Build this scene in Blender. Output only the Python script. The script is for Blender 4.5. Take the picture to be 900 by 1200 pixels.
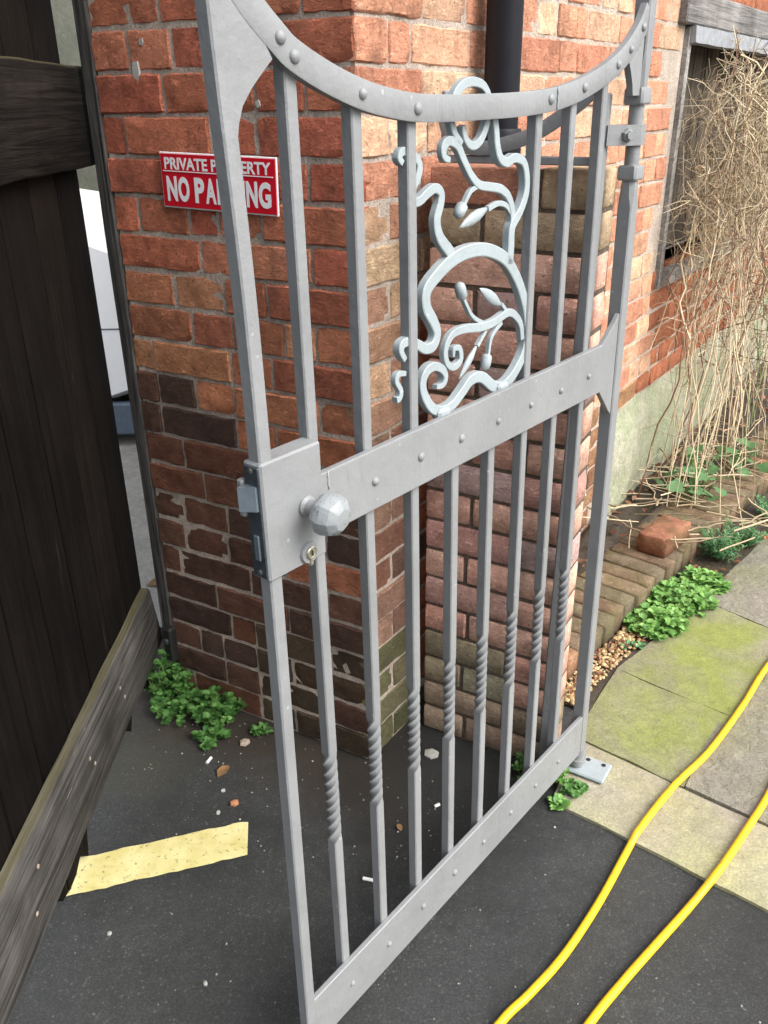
import bpy, bmesh, math, random
from mathutils import Vector, Matrix, noise
R = math.radians
random.seed(7)
for o in list(bpy.data.objects): bpy.data.objects.remove(o)
scn = bpy.context.scene
col = scn.collection

# ------------------------------------------------------------------ camera
cam_d = bpy.data.cameras.new('camera'); cam = bpy.data.objects.new('camera', cam_d); col.objects.link(cam)
cam_d.sensor_fit = 'VERTICAL'; cam_d.sensor_height = 36.0; cam_d.lens = 30.0
cam_d.clip_start = 0.02; cam_d.clip_end = 500
PITCH, ROLL = R(25.568), R(0.685)
fw = Vector((0, math.cos(PITCH), -math.sin(PITCH))); u0 = Vector((0, math.sin(PITCH), math.cos(PITCH))); r0 = Vector((1, 0, 0))
cr = r0*math.cos(ROLL) - u0*math.sin(ROLL); cu = r0*math.sin(ROLL) + u0*math.cos(ROLL)
cam.matrix_world = Matrix(((cr.x, cu.x, -fw.x, 0), (cr.y, cu.y, -fw.y, 0), (cr.z, cu.z, -fw.z, 1.45), (0, 0, 0, 1)))
scn.camera = cam

# ------------------------------------------------------------------ sky and sun (bright overcast, light from the right)
SUN_EL, SUN_AZ = R(46), R(120)       # azimuth clockwise from +Y
wd = bpy.data.worlds.new('World'); scn.world = wd; wd.use_nodes = True
nt = wd.node_tree; bg = nt.nodes['Background']
sky = nt.nodes.new('ShaderNodeTexSky'); sky.sky_type = 'NISHITA'; sky.sun_disc = False
sky.sun_elevation = SUN_EL; sky.sun_rotation = SUN_AZ; sky.air_density = 1.0; sky.dust_density = 4.0; sky.ozone_density = 0.6
hs = nt.nodes.new('ShaderNodeHueSaturation'); hs.inputs['Saturation'].default_value = 0.35
nt.links.new(sky.outputs[0], hs.inputs['Color']); nt.links.new(hs.outputs[0], bg.inputs[0])
bg.inputs[1].default_value = 0.15
sd = bpy.data.lights.new('sun', 'SUN'); sun = bpy.data.objects.new('sun', sd); col.objects.link(sun)
sd.energy = 1.15; sd.angle = R(40); sd.color = (1.0, 0.97, 0.93)
sv = Vector((math.sin(SUN_AZ)*math.cos(SUN_EL), math.cos(SUN_AZ)*math.cos(SUN_EL), math.sin(SUN_EL)))
sun.rotation_euler = (-sv).to_track_quat('-Z', 'Y').to_euler()
scn.view_settings.view_transform = 'Standard'; scn.view_settings.look = 'None'
scn.view_settings.gamma = 1.0; scn.view_settings.exposure = 1.15
scn.view_settings.use_curve_mapping = False

# ------------------------------------------------------------------ helpers
def L(r, g, b):
    def f(c):
        c /= 255.0
        return c/12.92 if c <= 0.04045 else ((c+0.055)/1.055)**2.4
    return (f(r), f(g), f(b))

def tag(o, label=None, cat=None, group=None, kind=None):
    if label: o['label'] = label
    if cat: o['category'] = cat
    if group: o['group'] = group
    if kind: o['kind'] = kind
    return o

def empty(name, mat=None, label=None, cat=None, group=None):
    o = bpy.data.objects.new(name, None); col.objects.link(o); o.empty_display_size = 0.05
    if mat is not None: o.matrix_world = mat
    return tag(o, label, cat, group)

class MB:
    def __init__(s): s.v = []; s.f = []
    def add(s, vs, fs):
        b = len(s.v); s.v += [tuple(p) for p in vs]; s.f += [tuple(b+i for i in q) for q in fs]; return s
    def box(s, x0, x1, y0, y1, z0, z1):
        return s.add([(x, y, z) for x in (x0, x1) for y in (y0, y1) for z in (z0, z1)],
                     [(0, 1, 3, 2), (4, 6, 7, 5), (0, 4, 5, 1), (2, 3, 7, 6), (0, 2, 6, 4), (1, 5, 7, 3)])
    def cbox(s, x0, x1, y0, y1, z0, z1, c=0.002):
        """box with chamfered edges"""
        vs, idx = [], {}
        X, Y, Z = (x0, x1), (y0, y1), (z0, z1)
        for a in (0, 1):
            for b in (0, 1):
                for d in (0, 1):
                    sx, sy, sz = (c if a == 0 else -c), (c if b == 0 else -c), (c if d == 0 else -c)
                    for k, q in enumerate(((X[a], Y[b]+sy, Z[d]+sz), (X[a]+sx, Y[b], Z[d]+sz), (X[a]+sx, Y[b]+sy, Z[d]))):
                        idx[(a, b, d, k)] = len(vs); vs.append(q)
        fs = []
        I = lambda *t: idx[t]
        fs += [(I(0,0,0,0), I(0,0,1,0), I(0,1,1,0), I(0,1,0,0)), (I(1,0,0,0), I(1,1,0,0), I(1,1,1,0), I(1,0,1,0))]
        fs += [(I(0,0,0,1), I(1,0,0,1), I(1,0,1,1), I(0,0,1,1)), (I(0,1,0,1), I(0,1,1,1), I(1,1,1,1), I(1,1,0,1))]
        fs += [(I(0,0,0,2), I(0,1,0,2), I(1,1,0,2), I(1,0,0,2)), (I(0,0,1,2), I(1,0,1,2), I(1,1,1,2), I(0,1,1,2))]
        for b in (0, 1):
            for d in (0, 1): fs.append((I(0,b,d,1), I(1,b,d,1), I(1,b,d,2), I(0,b,d,2)))
        for a in (0, 1):
            for d in (0, 1): fs.append((I(a,0,d,0), I(a,1,d,0), I(a,1,d,2), I(a,0,d,2)))
        for a in (0, 1):
            for b in (0, 1): fs.append((I(a,b,0,0), I(a,b,1,0), I(a,b,1,1), I(a,b,0,1)))
        for a in (0, 1):
            for b in (0, 1):
                for d in (0, 1): fs.append((I(a,b,d,0), I(a,b,d,1), I(a,b,d,2)))
        return s.add(vs, fs)
    def rings(s, rings, cap=True, close=True):
        n = len(rings[0]); vs = [p for r in rings for p in r]; fs = []
        for k in range(len(rings)-1):
            for i in range(n if close else n-1):
                j = (i+1) % n
                fs.append((k*n+i, k*n+j, (k+1)*n+j, (k+1)*n+i))
        if cap and close:
            fs.append(tuple(range(n-1, -1, -1))); fs.append(tuple((len(rings)-1)*n+i for i in range(n)))
        return s.add(vs, fs)
    def tube(s, pts, r, seg=8, cap=True):
        pts = [Vector(p) for p in pts]; rg = []
        rr = r if hasattr(r, '__len__') else [r]*len(pts)
        t = (pts[1]-pts[0]).normalized(); a = t.orthogonal().normalized()
        for i, p in enumerate(pts):
            t = (pts[min(i+1, len(pts)-1)]-pts[max(i-1, 0)])
            t = t.normalized() if t.length > 1e-9 else Vector((0, 0, 1))
            a = (a - t*a.dot(t)); a = a.normalized() if a.length > 1e-6 else t.orthogonal().normalized()
            b = t.cross(a)
            rg.append([p + (a*math.cos(2*math.pi*k/seg)+b*math.sin(2*math.pi*k/seg))*rr[i] for k in range(seg)])
        return s.rings(rg, cap)
    def lathe(s, prof, axis_o, ax, seg=16):
        ax = Vector(ax).normalized(); a = ax.orthogonal().normalized(); b = ax.cross(a); o = Vector(axis_o)
        return s.rings([[o+ax*h+(a*math.cos(2*math.pi*k/seg)+b*math.sin(2*math.pi*k/seg))*r for k in range(seg)] for r, h in prof])
    def prism(s, poly, y0, y1):
        """xz polygon extruded along y"""
        n = len(poly)
        return s.rings([[(x, y0, z) for x, z in poly], [(x, y1, z) for x, z in poly]])
    def ribbon(s, pts, w, y0, y1, round_=0.3):
        """flat bar bent in the xz plane: in-plane width w (number or list), depth y0..y1"""
        n = len(pts); ww = w if hasattr(w, '__len__') else [w]*n; rg = []
        ym = (y0+y1)/2; h = (y1-y0)/2
        for i in range(n):
            a, b = pts[max(i-1, 0)], pts[min(i+1, n-1)]
            tx, tz = b[0]-a[0], b[1]-a[1]; l = math.hypot(tx, tz) or 1; nx, nz = -tz/l, tx/l
            q = ww[i]/2; k = 1-round_; hh = min(h, max(q*1.4, 0.0015)); kh = 1-round_*0.6
            sec = [(q, -hh*(1-round_)), (q*k, -hh), (-q*k, -hh), (-q, -hh*(1-round_)), (-q, hh*(1-round_)), (-q*k, hh), (q*k, hh), (q, hh*(1-round_))]
            rg.append([(pts[i][0]+nx*e, ym+d, pts[i][1]+nz*e) for e, d in sec])
        return s.rings(rg)
    def mesh(s, name, smooth=False):
        me = bpy.data.meshes.new(name); me.from_pydata(s.v, [], s.f)
        bm = bmesh.new(); bm.from_mesh(me); bmesh.ops.recalc_face_normals(bm, faces=bm.faces); bm.to_mesh(me); bm.free()
        if smooth:
            me.polygons.foreach_set('use_smooth', [True]*len(me.polygons))
        return me
    def build(s, name, mat, parent=None, smooth=False, matrix=None, sharp=None):
        me = s.mesh(name, smooth or sharp is not None)
        if sharp is not None: me.set_sharp_from_angle(angle=R(sharp))
        me.materials.append(mat)
        return link(name, me, parent, matrix)

def link(name, me, parent=None, matrix=None):
    o = bpy.data.objects.new(name, me); col.objects.link(o)
    if matrix is not None: o.matrix_local = matrix
    if parent is not None: o.parent = parent
    return o

def smooth_path(pts, n=6, closed=False):
    """Catmull-Rom through the points (any dimension)"""
    out = []; m = len(pts)
    for i in range(m-1):
        p0, p1, p2, p3 = pts[max(i-1, 0)], pts[i], pts[i+1], pts[min(i+2, m-1)]
        for k in range(n):
            t = k/n
            out.append(tuple(0.5*((2*b)+(-a+c)*t+(2*a-5*b+4*c-d)*t*t+(-a+3*b-3*c+d)*t**3) for a, b, c, d in zip(p0, p1, p2, p3)))
    out.append(tuple(pts[-1])); return out

def basis(x, y, o):
    x = Vector(x).normalized(); y = Vector(y).normalized(); z = x.cross(y)
    return Matrix(((x.x, y.x, z.x, o[0]), (x.y, y.y, z.y, o[1]), (x.z, y.z, z.z, o[2]), (0, 0, 0, 1)))

# ------------------------------------------------------------------ materials
class NT:
    def __init__(s, name):
        s.m = bpy.data.materials.new(name); s.m.use_nodes = True; s.t = s.m.node_tree
        s.b = s.t.nodes['Principled BSDF']; s.geo = None
    def n(s, typ, **kw):
        nd = s.t.nodes.new(typ)
        for k, v in kw.items(): setattr(nd, k, v)
        return nd
    def lk(s, a, b): s.t.links.new(a, b)
    def pos(s):
        if not s.geo: s.geo = s.n('ShaderNodeNewGeometry')
        return s.geo.outputs['Position']
    def objc(s): return s.n('ShaderNodeTexCoord').outputs['Object']
    def scale(s, vec, sc, off=(0, 0, 0)):
        mp = s.n('ShaderNodeMapping'); mp.inputs['Scale'].default_value = sc; mp.inputs['Location'].default_value = off
        s.lk(vec, mp.inputs['Vector']); return mp.outputs[0]
    def noise(s, vec, sc, detail=4, rough=0.6, dist=0.0):
        nd = s.n('ShaderNodeTexNoise'); nd.inputs['Scale'].default_value = sc; nd.inputs['Detail'].default_value = detail
        nd.inputs['Roughness'].default_value = rough; nd.inputs['Distortion'].default_value = dist
        s.lk(vec, nd.inputs['Vector']); return nd.outputs['Fac']
    def voro(s, vec, sc, out='Distance', feature='F1'):
        nd = s.n('ShaderNodeTexVoronoi'); nd.feature = feature; nd.inputs['Scale'].default_value = sc
        s.lk(vec, nd.inputs['Vector']); return nd.outputs[out]
    def ramp(s, fac, stops, interp='LINEAR'):
        r = s.n('ShaderNodeValToRGB'); r.color_ramp.interpolation = interp; e = r.color_ramp.elements
        while len(e) > 2: e.remove(e[-1])
        for i, (p, c) in enumerate(stops):
            if i >= 2: e.new(p)
            e[i].position = p; c = (c, c, c) if not hasattr(c, '__len__') else c; e[i].color = (*c, 1)
        s.lk(fac, r.inputs[0]); return r.outputs[0]
    def mix(s, fac, a, b, mode='MIX'):
        m = s.n('ShaderNodeMix', data_type='RGBA', blend_type=mode); m.clamp_factor = True
        for k, v in ((0, fac), (6, a), (7, b)):
            if hasattr(v, 'is_output'): s.lk(v, m.inputs[k])
            elif k == 0: m.inputs[0].default_value = v
            else: m.inputs[k].default_value = (*v, 1)
        return m.outputs[2]
    def math(s, op, a, b=None, clamp=False):
        m = s.n('ShaderNodeMath', operation=op); m.use_clamp = clamp
        for k, v in ((0, a), (1, b)):
            if v is None: continue
            if hasattr(v, 'is_output'): s.lk(v, m.inputs[k])
            else: m.inputs[k].default_value = v
        return m.outputs[0]
    def bump(s, h, strength=0.5, dist=0.01, prev=None):
        b = s.n('ShaderNodeBump'); b.inputs['Strength'].default_value = strength; b.inputs['Distance'].default_value = dist
        s.lk(h, b.inputs['Height'])
        if prev is not None: s.lk(prev, b.inputs['Normal'])
        s.lk(b.outputs[0], s.b.inputs['Normal']); return b.outputs[0]
    def base(s, c):
        if hasattr(c, 'is_output'): s.lk(c, s.b.inputs['Base Color'])
        else: s.b.inputs['Base Color'].default_value = (*c, 1)
    def rough(s, v, spec=None):
        if hasattr(v, 'is_output'): s.lk(v, s.b.inputs['Roughness'])
        else: s.b.inputs['Roughness'].default_value = v
        if spec is not None: s.b.inputs['Specular IOR Level'].default_value = spec
    def xyz(s, vec):
        x = s.n('ShaderNodeSeparateXYZ'); s.lk(vec, x.inputs[0]); return x.outputs
    def island(s):
        s.pos(); return s.geo.outputs['Random Per Island']

def mat_brick(name, rough_amt=1.0, moss=0.0):
    t = NT(name); p = t.pos(); oi = t.n('ShaderNodeObjectInfo')
    c = oi.outputs['Color']
    n1 = t.noise(p, 22, 5, 0.65); n2 = t.noise(p, 120, 4, 0.7); n3 = t.noise(p, 8, 3, 0.6, 0.4); n4 = t.noise(t.scale(p, (1, 1, 2.5)), 60, 3, 0.6, 0.8)
    c = t.mix(0.9, c, t.ramp(n1, [(0.25, (0.58, 0.55, 0.54)), (0.5, (1, 1, 1)), (0.75, (1.3, 1.34, 1.36))]), 'MULTIPLY')
    c = t.mix(1.0, c, t.ramp(t.island(), [(0, 0.78), (1, 1.2)]), 'MULTIPLY')
    c = t.mix(t.ramp(n2, [(0.30, 0.75), (0.42, 0)]), c, (0.045, 0.024, 0.016))
    c = t.mix(t.ramp(n4, [(0.54, 0), (0.74, 0.8)]), c, t.mix(1.0, c, (1.75, 1.8, 1.85), 'MULTIPLY'))
    c = t.mix(t.ramp(n3, [(0.56, 0), (0.72, 0.4)]), c, (0.07, 0.045, 0.03))
    if moss: c = t.mix(t.math('MULTIPLY', t.ramp(t.noise(p, 14, 4), [(0.45, 0), (0.65, 1)]), moss), c, L(96, 98, 52))
    t.base(c); t.rough(0.92, 0.25)
    b = t.bump(t.noise(p, 70, 6, 0.75, 0.5), 1.0*rough_amt, 0.011)
    b = t.bump(n4, 0.7*rough_amt, 0.007, b)
    t.bump(t.noise(p, 330, 4, 0.75), 0.8*rough_amt, 0.0022, b)
    return t.m

def mat_mortar(name, c1, c2, dirt=0.5):
    t = NT(name); p = t.pos()
    n = t.noise(p, 160, 4, 0.75); m = t.noise(p, 7, 4, 0.6)
    c = t.mix(t.ramp(n, [(0.35, 0), (0.65, 1)]), c1, c2)
    c = t.mix(t.math('MULTIPLY', t.ramp(m, [(0.42, 0), (0.6, 1)]), dirt), c, (0.06, 0.045, 0.034))
    c = t.mix(t.ramp(t.voro(p, 230), [(0.10, 0.9), (0.2, 0)]), c, (0.035, 0.028, 0.022))
    t.base(c); t.rough(0.95, 0.2)
    b = t.bump(t.noise(p, 90, 5, 0.75), 1.0, 0.012); t.bump(n, 0.9, 0.004, b)
    return t.m

def mat_paint(name, colr, chips=0.0, rough=0.42):
    t = NT(name); p = t.objc(); q = t.pos()
    n = t.noise(q, 9, 4, 0.6); f = t.noise(q, 70, 4, 0.6)
    c = t.mix(t.ramp(n, [(0.3, 0), (0.7, 1)]), tuple(x*0.9 for x in colr), tuple(min(1, x*1.08) for x in colr))
    c = t.mix(t.ramp(t.noise(q, 75, 3, 0.5), [(0.715, 0), (0.74, 0.7)]), c, tuple(min(1, x*1.7) for x in colr))
    c = t.mix(t.ramp(t.noise(t.scale(q, (1, 1, .25)), 38, 5, 0.7), [(0.57, 0), (0.72, 0.35)]), c, tuple(x*0.62 for x in colr))
    c = t.mix(t.ramp(t.noise(q, 150, 5, 0.7, 0.6), [(0.735, 0), (0.75, 0.8)]), c, (0.10, 0.062, 0.04))
    if chips: c = t.mix(t.ramp(t.noise(q, 120, 5, 0.7, 1.2), [(0.61, 0), (0.63, chips)]), c, (0.03, 0.032, 0.033))
    t.base(c); t.rough(t.ramp(f, [(0.3, rough-0.06), (0.7, rough+0.14)]), 0.45)
    b = t.bump(t.noise(q, 55, 4, 0.6), 0.35, 0.004); b = t.bump(t.noise(t.scale(q, (1, 1, .2)), 240, 3, 0.6), 0.25, 0.0012, b); t.bump(t.noise(q, 420, 3, 0.6), 0.25, 0.0008, b)
    return t.m

def mat_wood(name, dark, light, axis='z', streak=0.5, moss=0.0, freq=1.0):
    t = NT(name); p = t.objc()
    oi = t.n('ShaderNodeObjectInfo')
    ad = t.n('ShaderNodeVectorMath', operation='ADD'); t.lk(p, ad.inputs[0])
    sc = t.n('ShaderNodeVectorMath', operation='SCALE'); cmb = t.n('ShaderNodeCombineXYZ')
    for k in range(3): t.lk(oi.outputs['Random'], cmb.inputs[k])
    t.lk(cmb.outputs[0], sc.inputs[0]); sc.inputs['Scale'].default_value = 9.0; t.lk(sc.outputs[0], ad.inputs[1])
    p = ad.outputs[0]
    S = {'x': (2.2, 60, 60), 'y': (60, 2.2, 60), 'z': (60, 60, 2.2)}[axis]; S = tuple(k*freq for k in S)
    S2 = {'x': (6, 220, 220), 'y': (220, 6, 220), 'z': (220, 220, 6)}[axis]
    g1 = t.noise(t.scale(p, S), 1, 5, 0.65, 1.2); g2 = t.noise(t.scale(p, S2), 1, 3, 0.7); bl = t.noise(p, 5, 4, 0.6)
    c = t.mix(t.ramp(g1, [(0.35, 0), (0.68, 1)]), dark, light)
    c = t.mix(t.ramp(g2, [(0.30, 0.6), (0.46, 0)]), c, tuple(k*0.5 for k in dark))
    c = t.mix(t.math('MULTIPLY', t.ramp(t.noise(t.scale(p, S), 1.7, 4, 0.7, 0.5), [(0.70, 0), (0.73, 1)]), streak), c, tuple(min(0.5, k*4+0.08) for k in light))
    c = t.mix(0.9, c, t.ramp(bl, [(0.3, 0.5), (0.7, 1.4)]), 'MULTIPLY')
    c = t.mix(1.0, c, t.ramp(oi.outputs['Random'], [(0, (0.75, 0.75, 0.78)), (1, (1.28, 1.24, 1.2))]), 'MULTIPLY')
    if moss:
        nz = t.n('ShaderNodeNewGeometry'); zz = t.xyz(nz.outputs['Normal'])[2]
        c = t.mix(t.math('MULTIPLY', t.ramp(zz, [(0.4, 0), (0.8, 1)]), moss), c, L(116, 110, 76))
    t.base(c); t.rough(0.85, 0.12)
    b = t.bump(g1, 0.7, 0.006); t.bump(g2, 0.6, 0.003, b)
    return t.m

def mat_leaf(name, a, b, trans=True):
    t = NT(name); p = t.pos()
    c = t.mix(t.island(), a, b); c = t.mix(0.5, c, t.ramp(t.noise(p, 60, 3), [(0.3, 0.7), (0.7, 1.3)]), 'MULTIPLY')
    t.base(c); t.rough(0.5, 0.4)
    t.b.inputs['Subsurface Weight'].default_value = 0.0
    if trans:
        out = t.t.nodes['Material Output']; tr = t.n('ShaderNodeBsdfTranslucent'); t.lk(c, tr.inputs[0])
        mx = t.n('ShaderNodeMixShader'); mx.inputs[0].default_value = 0.25
        t.lk(t.b.outputs[0], mx.inputs[1]); t.lk(tr.outputs[0], mx.inputs[2]); t.lk(mx.outputs[0], out.inputs[0])
    return t.m

def mat_plain(name, c, rough=0.6, metal=0.0, bump=0.0, var=0.15, spec=0.5):
    t = NT(name); p = t.pos()
    n = t.noise(p, 40, 4, 0.65)
    t.base(t.mix(t.ramp(n, [(0.3, 0), (0.7, 1)]), tuple(k*(1-var) for k in c), tuple(min(1, k*(1+var)) for k in c)))
    t.rough(rough, spec); t.b.inputs['Metallic'].default_value = metal
    if bump: t.bump(t.noise(p, 150, 4, 0.7), bump, 0.004)
    return t.m

GREY = L(131, 133, 134)
M = dict(
    brick=mat_brick('old_red_brick'), pier_brick=mat_brick('purple_pier_brick', 0.5), kerb_brick=mat_brick('edging_brick', 0.7, 0.35),
    mortar=mat_mortar('lime_mortar', (0.52, 0.42, 0.34), (0.82, 0.72, 0.62), 0.22),
    mortar_dark=mat_mortar('dark_mortar', (0.14, 0.105, 0.08), (0.26, 0.205, 0.16), 0.4),
    gate=mat_paint('grey_gate_paint', GREY), scroll=mat_paint('pale_grey_paint', L(152, 162, 165), 0.0, 0.4),
    knob=mat_paint('chipped_grey_paint', L(140, 145, 147), 1.0, 0.4),
    steel=mat_plain('galvanised_steel', L(150, 165, 175), 0.35, 0.75), face=mat_plain('dull_steel', L(88, 96, 102), 0.45, 0.7, 0.2, 0.4),
    brass=mat_plain('nickel_lock', L(190, 185, 170), 0.3, 0.9),
    pipe=mat_plain('black_pipe_paint', (0.010, 0.011, 0.016), 0.5, 0, 0, 0.15, 0.25), black=mat_plain('black_iron', (0.012, 0.012, 0.012), 0.6),
    board=mat_wood('black_boards', (0.0026, 0.0021, 0.0019), (0.0095, 0.0070, 0.0056), 'z', 0.5),
    rail_dark=mat_wood('dark_rail', (0.005, 0.0045, 0.004), (0.032, 0.027, 0.022), 'y', 0.35, 0.5),
    rail_grey=mat_wood('weathered_rail', (0.026, 0.0255, 0.0245), (0.098, 0.095, 0.090), 'y', 0.7, 0.42),
    post=mat_wood('weathered_post', (0.025, 0.0245, 0.023), (0.13, 0.126, 0.117), 'z', 0.35),
    lintel=mat_wood('grey_lintel', (0.16, 0.155, 0.145), (0.34, 0.33, 0.31), 'y', 0.3), window_wood=mat_wood('brown_boards', (0.05, 0.042, 0.033), (0.17, 0.145, 0.115), 'z', 0.5),
    lead=mat_plain('lead_flashing', L(140, 143, 147), 0.6, 0.1, 0.6, 0.25),
    red=mat_plain('sign_red', L(205, 26, 44), 0.35, 0, 0, 0.04), white=mat_plain('sign_white', (0.88, 0.88, 0.89), 0.4, 0, 0, 0.02),
    carwhite=mat_plain('car_white', (0.82, 0.83, 0.84), 0.25, 0, 0, 0.02), plastic=mat_plain('blue_grey_plastic', L(84, 96, 112), 0.45), rubber=mat_plain('tyre_rubber', (0.02, 0.02, 0.02), 0.8),
    glass=mat_plain('dark_glass', (0.02, 0.025, 0.03), 0.08), lamp=mat_plain('lamp_glass', (0.6, 0.62, 0.65), 0.1),
    paper=mat_plain('filter_white', (0.78, 0.77, 0.74), 0.8), stone=mat_plain('pale_stone', L(165, 150, 135), 0.9, 0, 0.6, 0.3),
    stone_red=mat_plain('brick_chip', L(176, 120, 85), 0.9, 0, 0.6, 0.3), stone_white=mat_plain('white_chip', L(164, 164, 158), 0.9, 0, 0.5, 0.2),
    leaf_dark=mat_leaf('weed_leaf', L(56, 100, 46), L(112, 158, 84)), leaf_bright=mat_leaf('clover_leaf', L(88, 140, 66), L(146, 190, 104)),
    leaf_blue=mat_leaf('feathery_leaf', L(80, 138, 100), L(128, 176, 118)), ivy=mat_leaf('ivy_leaf', L(46, 96, 60), L(120, 158, 104)),
    straw=mat_leaf('straw', L(124, 106, 82), L(222, 206, 172), False), twig=mat_leaf('brown_twig', L(82, 60, 50), L(140, 104, 82), False),
    litter=mat_leaf('leaf_litter', L(70, 46, 34), L(150, 100, 70), False), stemgreen=mat_plain('green_stem', L(96, 120, 60), 0.6),
    gravel=mat_leaf('gravel', L(128, 98, 62), L(206, 182, 138), False), grit=mat_leaf('grit', L(90, 90, 86), L(180, 178, 170), False),
    deadleaf=mat_plain('dead_leaf', L(128, 98, 62), 0.8, 0, 0.4, 0.3),
)

# asphalt
def mat_asphalt():
    t = NT('asphalt'); p = t.pos(); x = t.xyz(p)
    v = t.voro(p, 240); n = t.noise(p, 420, 3, 0.75); big = t.noise(p, 3.2, 5, 0.6)
    c = t.mix(t.ramp(v, [(0.12, 0), (0.5, 1)]), (0.105, 0.108, 0.106), (0.06, 0.063, 0.062))
    c = t.mix(t.ramp(t.voro(p, 240, 'Color'), [(0.80, 0), (0.97, 0.8)]), c, (0.19, 0.19, 0.18))
    c = t.mix(0.8, c, t.ramp(big, [(0.3, 0.62), (0.7, 1.3)]), 'MULTIPLY')
    c = t.mix(0.7, c, t.ramp(t.noise(p, 28, 6, 0.75), [(0.3, 0.65), (0.7, 1.3)]), 'MULTIPLY')
    # soil washed up against the foot of the sign wall: distance to the wall line, with a ragged edge
    dd = t.math('ADD', t.math('MULTIPLY', t.math('ADD', x[0], 0.0407), 0.492), t.math('MULTIPLY', t.math('SUBTRACT', x[1], 1.6198), 0.870))
    rag = t.math('ADD', dd, t.math('MULTIPLY', t.math('SUBTRACT', t.noise(p, 9, 5, 0.65), 0.5), 0.30))
    leftm = t.ramp(x[0], [(0.48, 1), (0.56, 0)]); 
    mp = t.n('ShaderNodeMapRange'); mp.inputs['From Min'].default_value = -0.24; mp.inputs['From Max'].default_value = -0.10; t.lk(rag, mp.inputs['Value'])
    mx = t.n('ShaderNodeMapRange'); mx.inputs['From Min'].default_value = 0.12; mx.inputs['From Max'].default_value = 0.0; t.lk(x[0], mx.inputs['Value'])
    soil = t.math('MULTIPLY', mp.outputs[0], mx.outputs[0])
    c = t.mix(soil, c, t.mix(n, (0.035, 0.027, 0.02), (0.085, 0.066, 0.048)))
    # dried mud and moss patch under the timber gate
    ms = t.n('ShaderNodeVectorMath', operation='DISTANCE'); t.lk(p, ms.inputs[0]); ms.inputs[1].default_value = (-0.60, 1.62, 0)
    mm = t.math('ADD', ms.outputs['Value'], t.math('MULTIPLY', t.math('SUBTRACT', t.noise(p, 14, 5), 0.5), 0.2))
    mr = t.n('ShaderNodeMapRange'); mr.inputs['From Min'].default_value = 0.16; mr.inputs['From Max'].default_value = 0.04; t.lk(mm, mr.inputs['Value'])
    c = t.mix(t.math('MULTIPLY', mr.outputs[0], 0.5), c, L(92, 90, 72))
    # damp corner between building and pier, with deeper shade painted into the colour
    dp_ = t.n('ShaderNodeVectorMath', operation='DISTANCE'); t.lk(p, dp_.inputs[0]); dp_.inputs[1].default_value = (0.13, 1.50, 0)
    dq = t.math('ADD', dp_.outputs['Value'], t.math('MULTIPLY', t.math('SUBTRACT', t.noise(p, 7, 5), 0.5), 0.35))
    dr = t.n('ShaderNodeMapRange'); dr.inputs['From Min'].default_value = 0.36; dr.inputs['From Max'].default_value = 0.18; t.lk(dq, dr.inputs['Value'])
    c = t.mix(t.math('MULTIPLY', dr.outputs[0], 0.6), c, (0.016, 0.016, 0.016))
    c = t.mix(t.ramp(t.noise(p, 260, 5, 0.8), [(0.35, 0.65), (0.5, 0)]), c, (0.014, 0.015, 0.015))
    c = t.mix(t.ramp(t.noise(p, 600, 3, 0.8), [(0.62, 0), (0.72, 0.5)]), c, (0.2, 0.2, 0.19))
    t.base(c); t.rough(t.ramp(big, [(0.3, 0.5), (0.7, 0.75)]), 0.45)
    b = t.bump(t.noise(p, 170, 6, 0.8, 0.3), 1.0, 0.008); t.bump(n, 1.0, 0.0025, b)
    return t.m
M['asphalt'] = mat_asphalt()

def mat_slab(name, c1, c2, green, greenamt, riven=0.3):
    t = NT(name); p = t.pos()
    a = t.noise(p, 6, 5, 0.62, 0.4); f = t.noise(p, 200, 4, 0.7); r = t.noise(p, 26, 4, 0.6, 1.4)
    c = t.mix(t.ramp(a, [(0.3, 0), (0.7, 1)]), c1, c2)
    c = t.mix(t.math('MULTIPLY', t.ramp(t.noise(t.scale(p, (1, 1, 1), (3.1, 1.7, 0)), 3.6, 5, 0.62, 0.5), [(0.36, 0), (0.62, 1)]), greenamt), c, green)
    c = t.mix(0.85, c, t.ramp(f, [(0.3, 0.62), (0.7, 1.3)]), 'MULTIPLY')
    c = t.mix(t.ramp(t.noise(p, 420, 4, 0.8), [(0.28, 0.6), (0.42, 0)]), c, tuple(k*0.3 for k in c1))
    c = t.mix(0.8, c, t.ramp(t.noise(p, 34, 6, 0.75), [(0.3, 0.7), (0.7, 1.22)]), 'MULTIPLY')
    c = t.mix(t.ramp(t.noise(p, 17, 6, 0.7, 0.8), [(0.60, 0), (0.72, 0.55)]), c, tuple(k*0.45 for k in c1))
    t.base(c); t.rough(t.ramp(a, [(0.3, 0.55), (0.7, 0.8)]), 0.4)
    b = t.bump(r, riven, 0.008); t.bump(f, 0.4, 0.002, b)
    return t.m
M['slab_green'] = mat_slab('algae_flagstone', L(122, 119, 100), L(144, 140, 118), L(130, 140, 68), 0.9)
M['slab_grey'] = mat_slab('riven_flagstone', L(120, 116, 106), L(144, 139, 128), L(122, 124, 88), 0.55, 0.9)
M['strip'] = mat_slab('concrete_strip', L(142, 136, 120), L(166, 159, 140), L(166, 166, 112), 0.55, 0.3)
M['joint'] = mat_slab('dark_joint', (0.09, 0.085, 0.065), (0.17, 0.16, 0.125), L(98, 102, 62), 0.6, 0.8)
M['concrete'] = mat_slab('yard_concrete', L(150, 147, 140), L(176, 172, 165), L(140, 136, 120), 0.3, 0.3)
M['yardwall'] = mat_slab('yard_wall_render', L(96, 97, 88), L(122, 122, 112), L(90, 94, 76), 0.4, 0.4)
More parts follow.
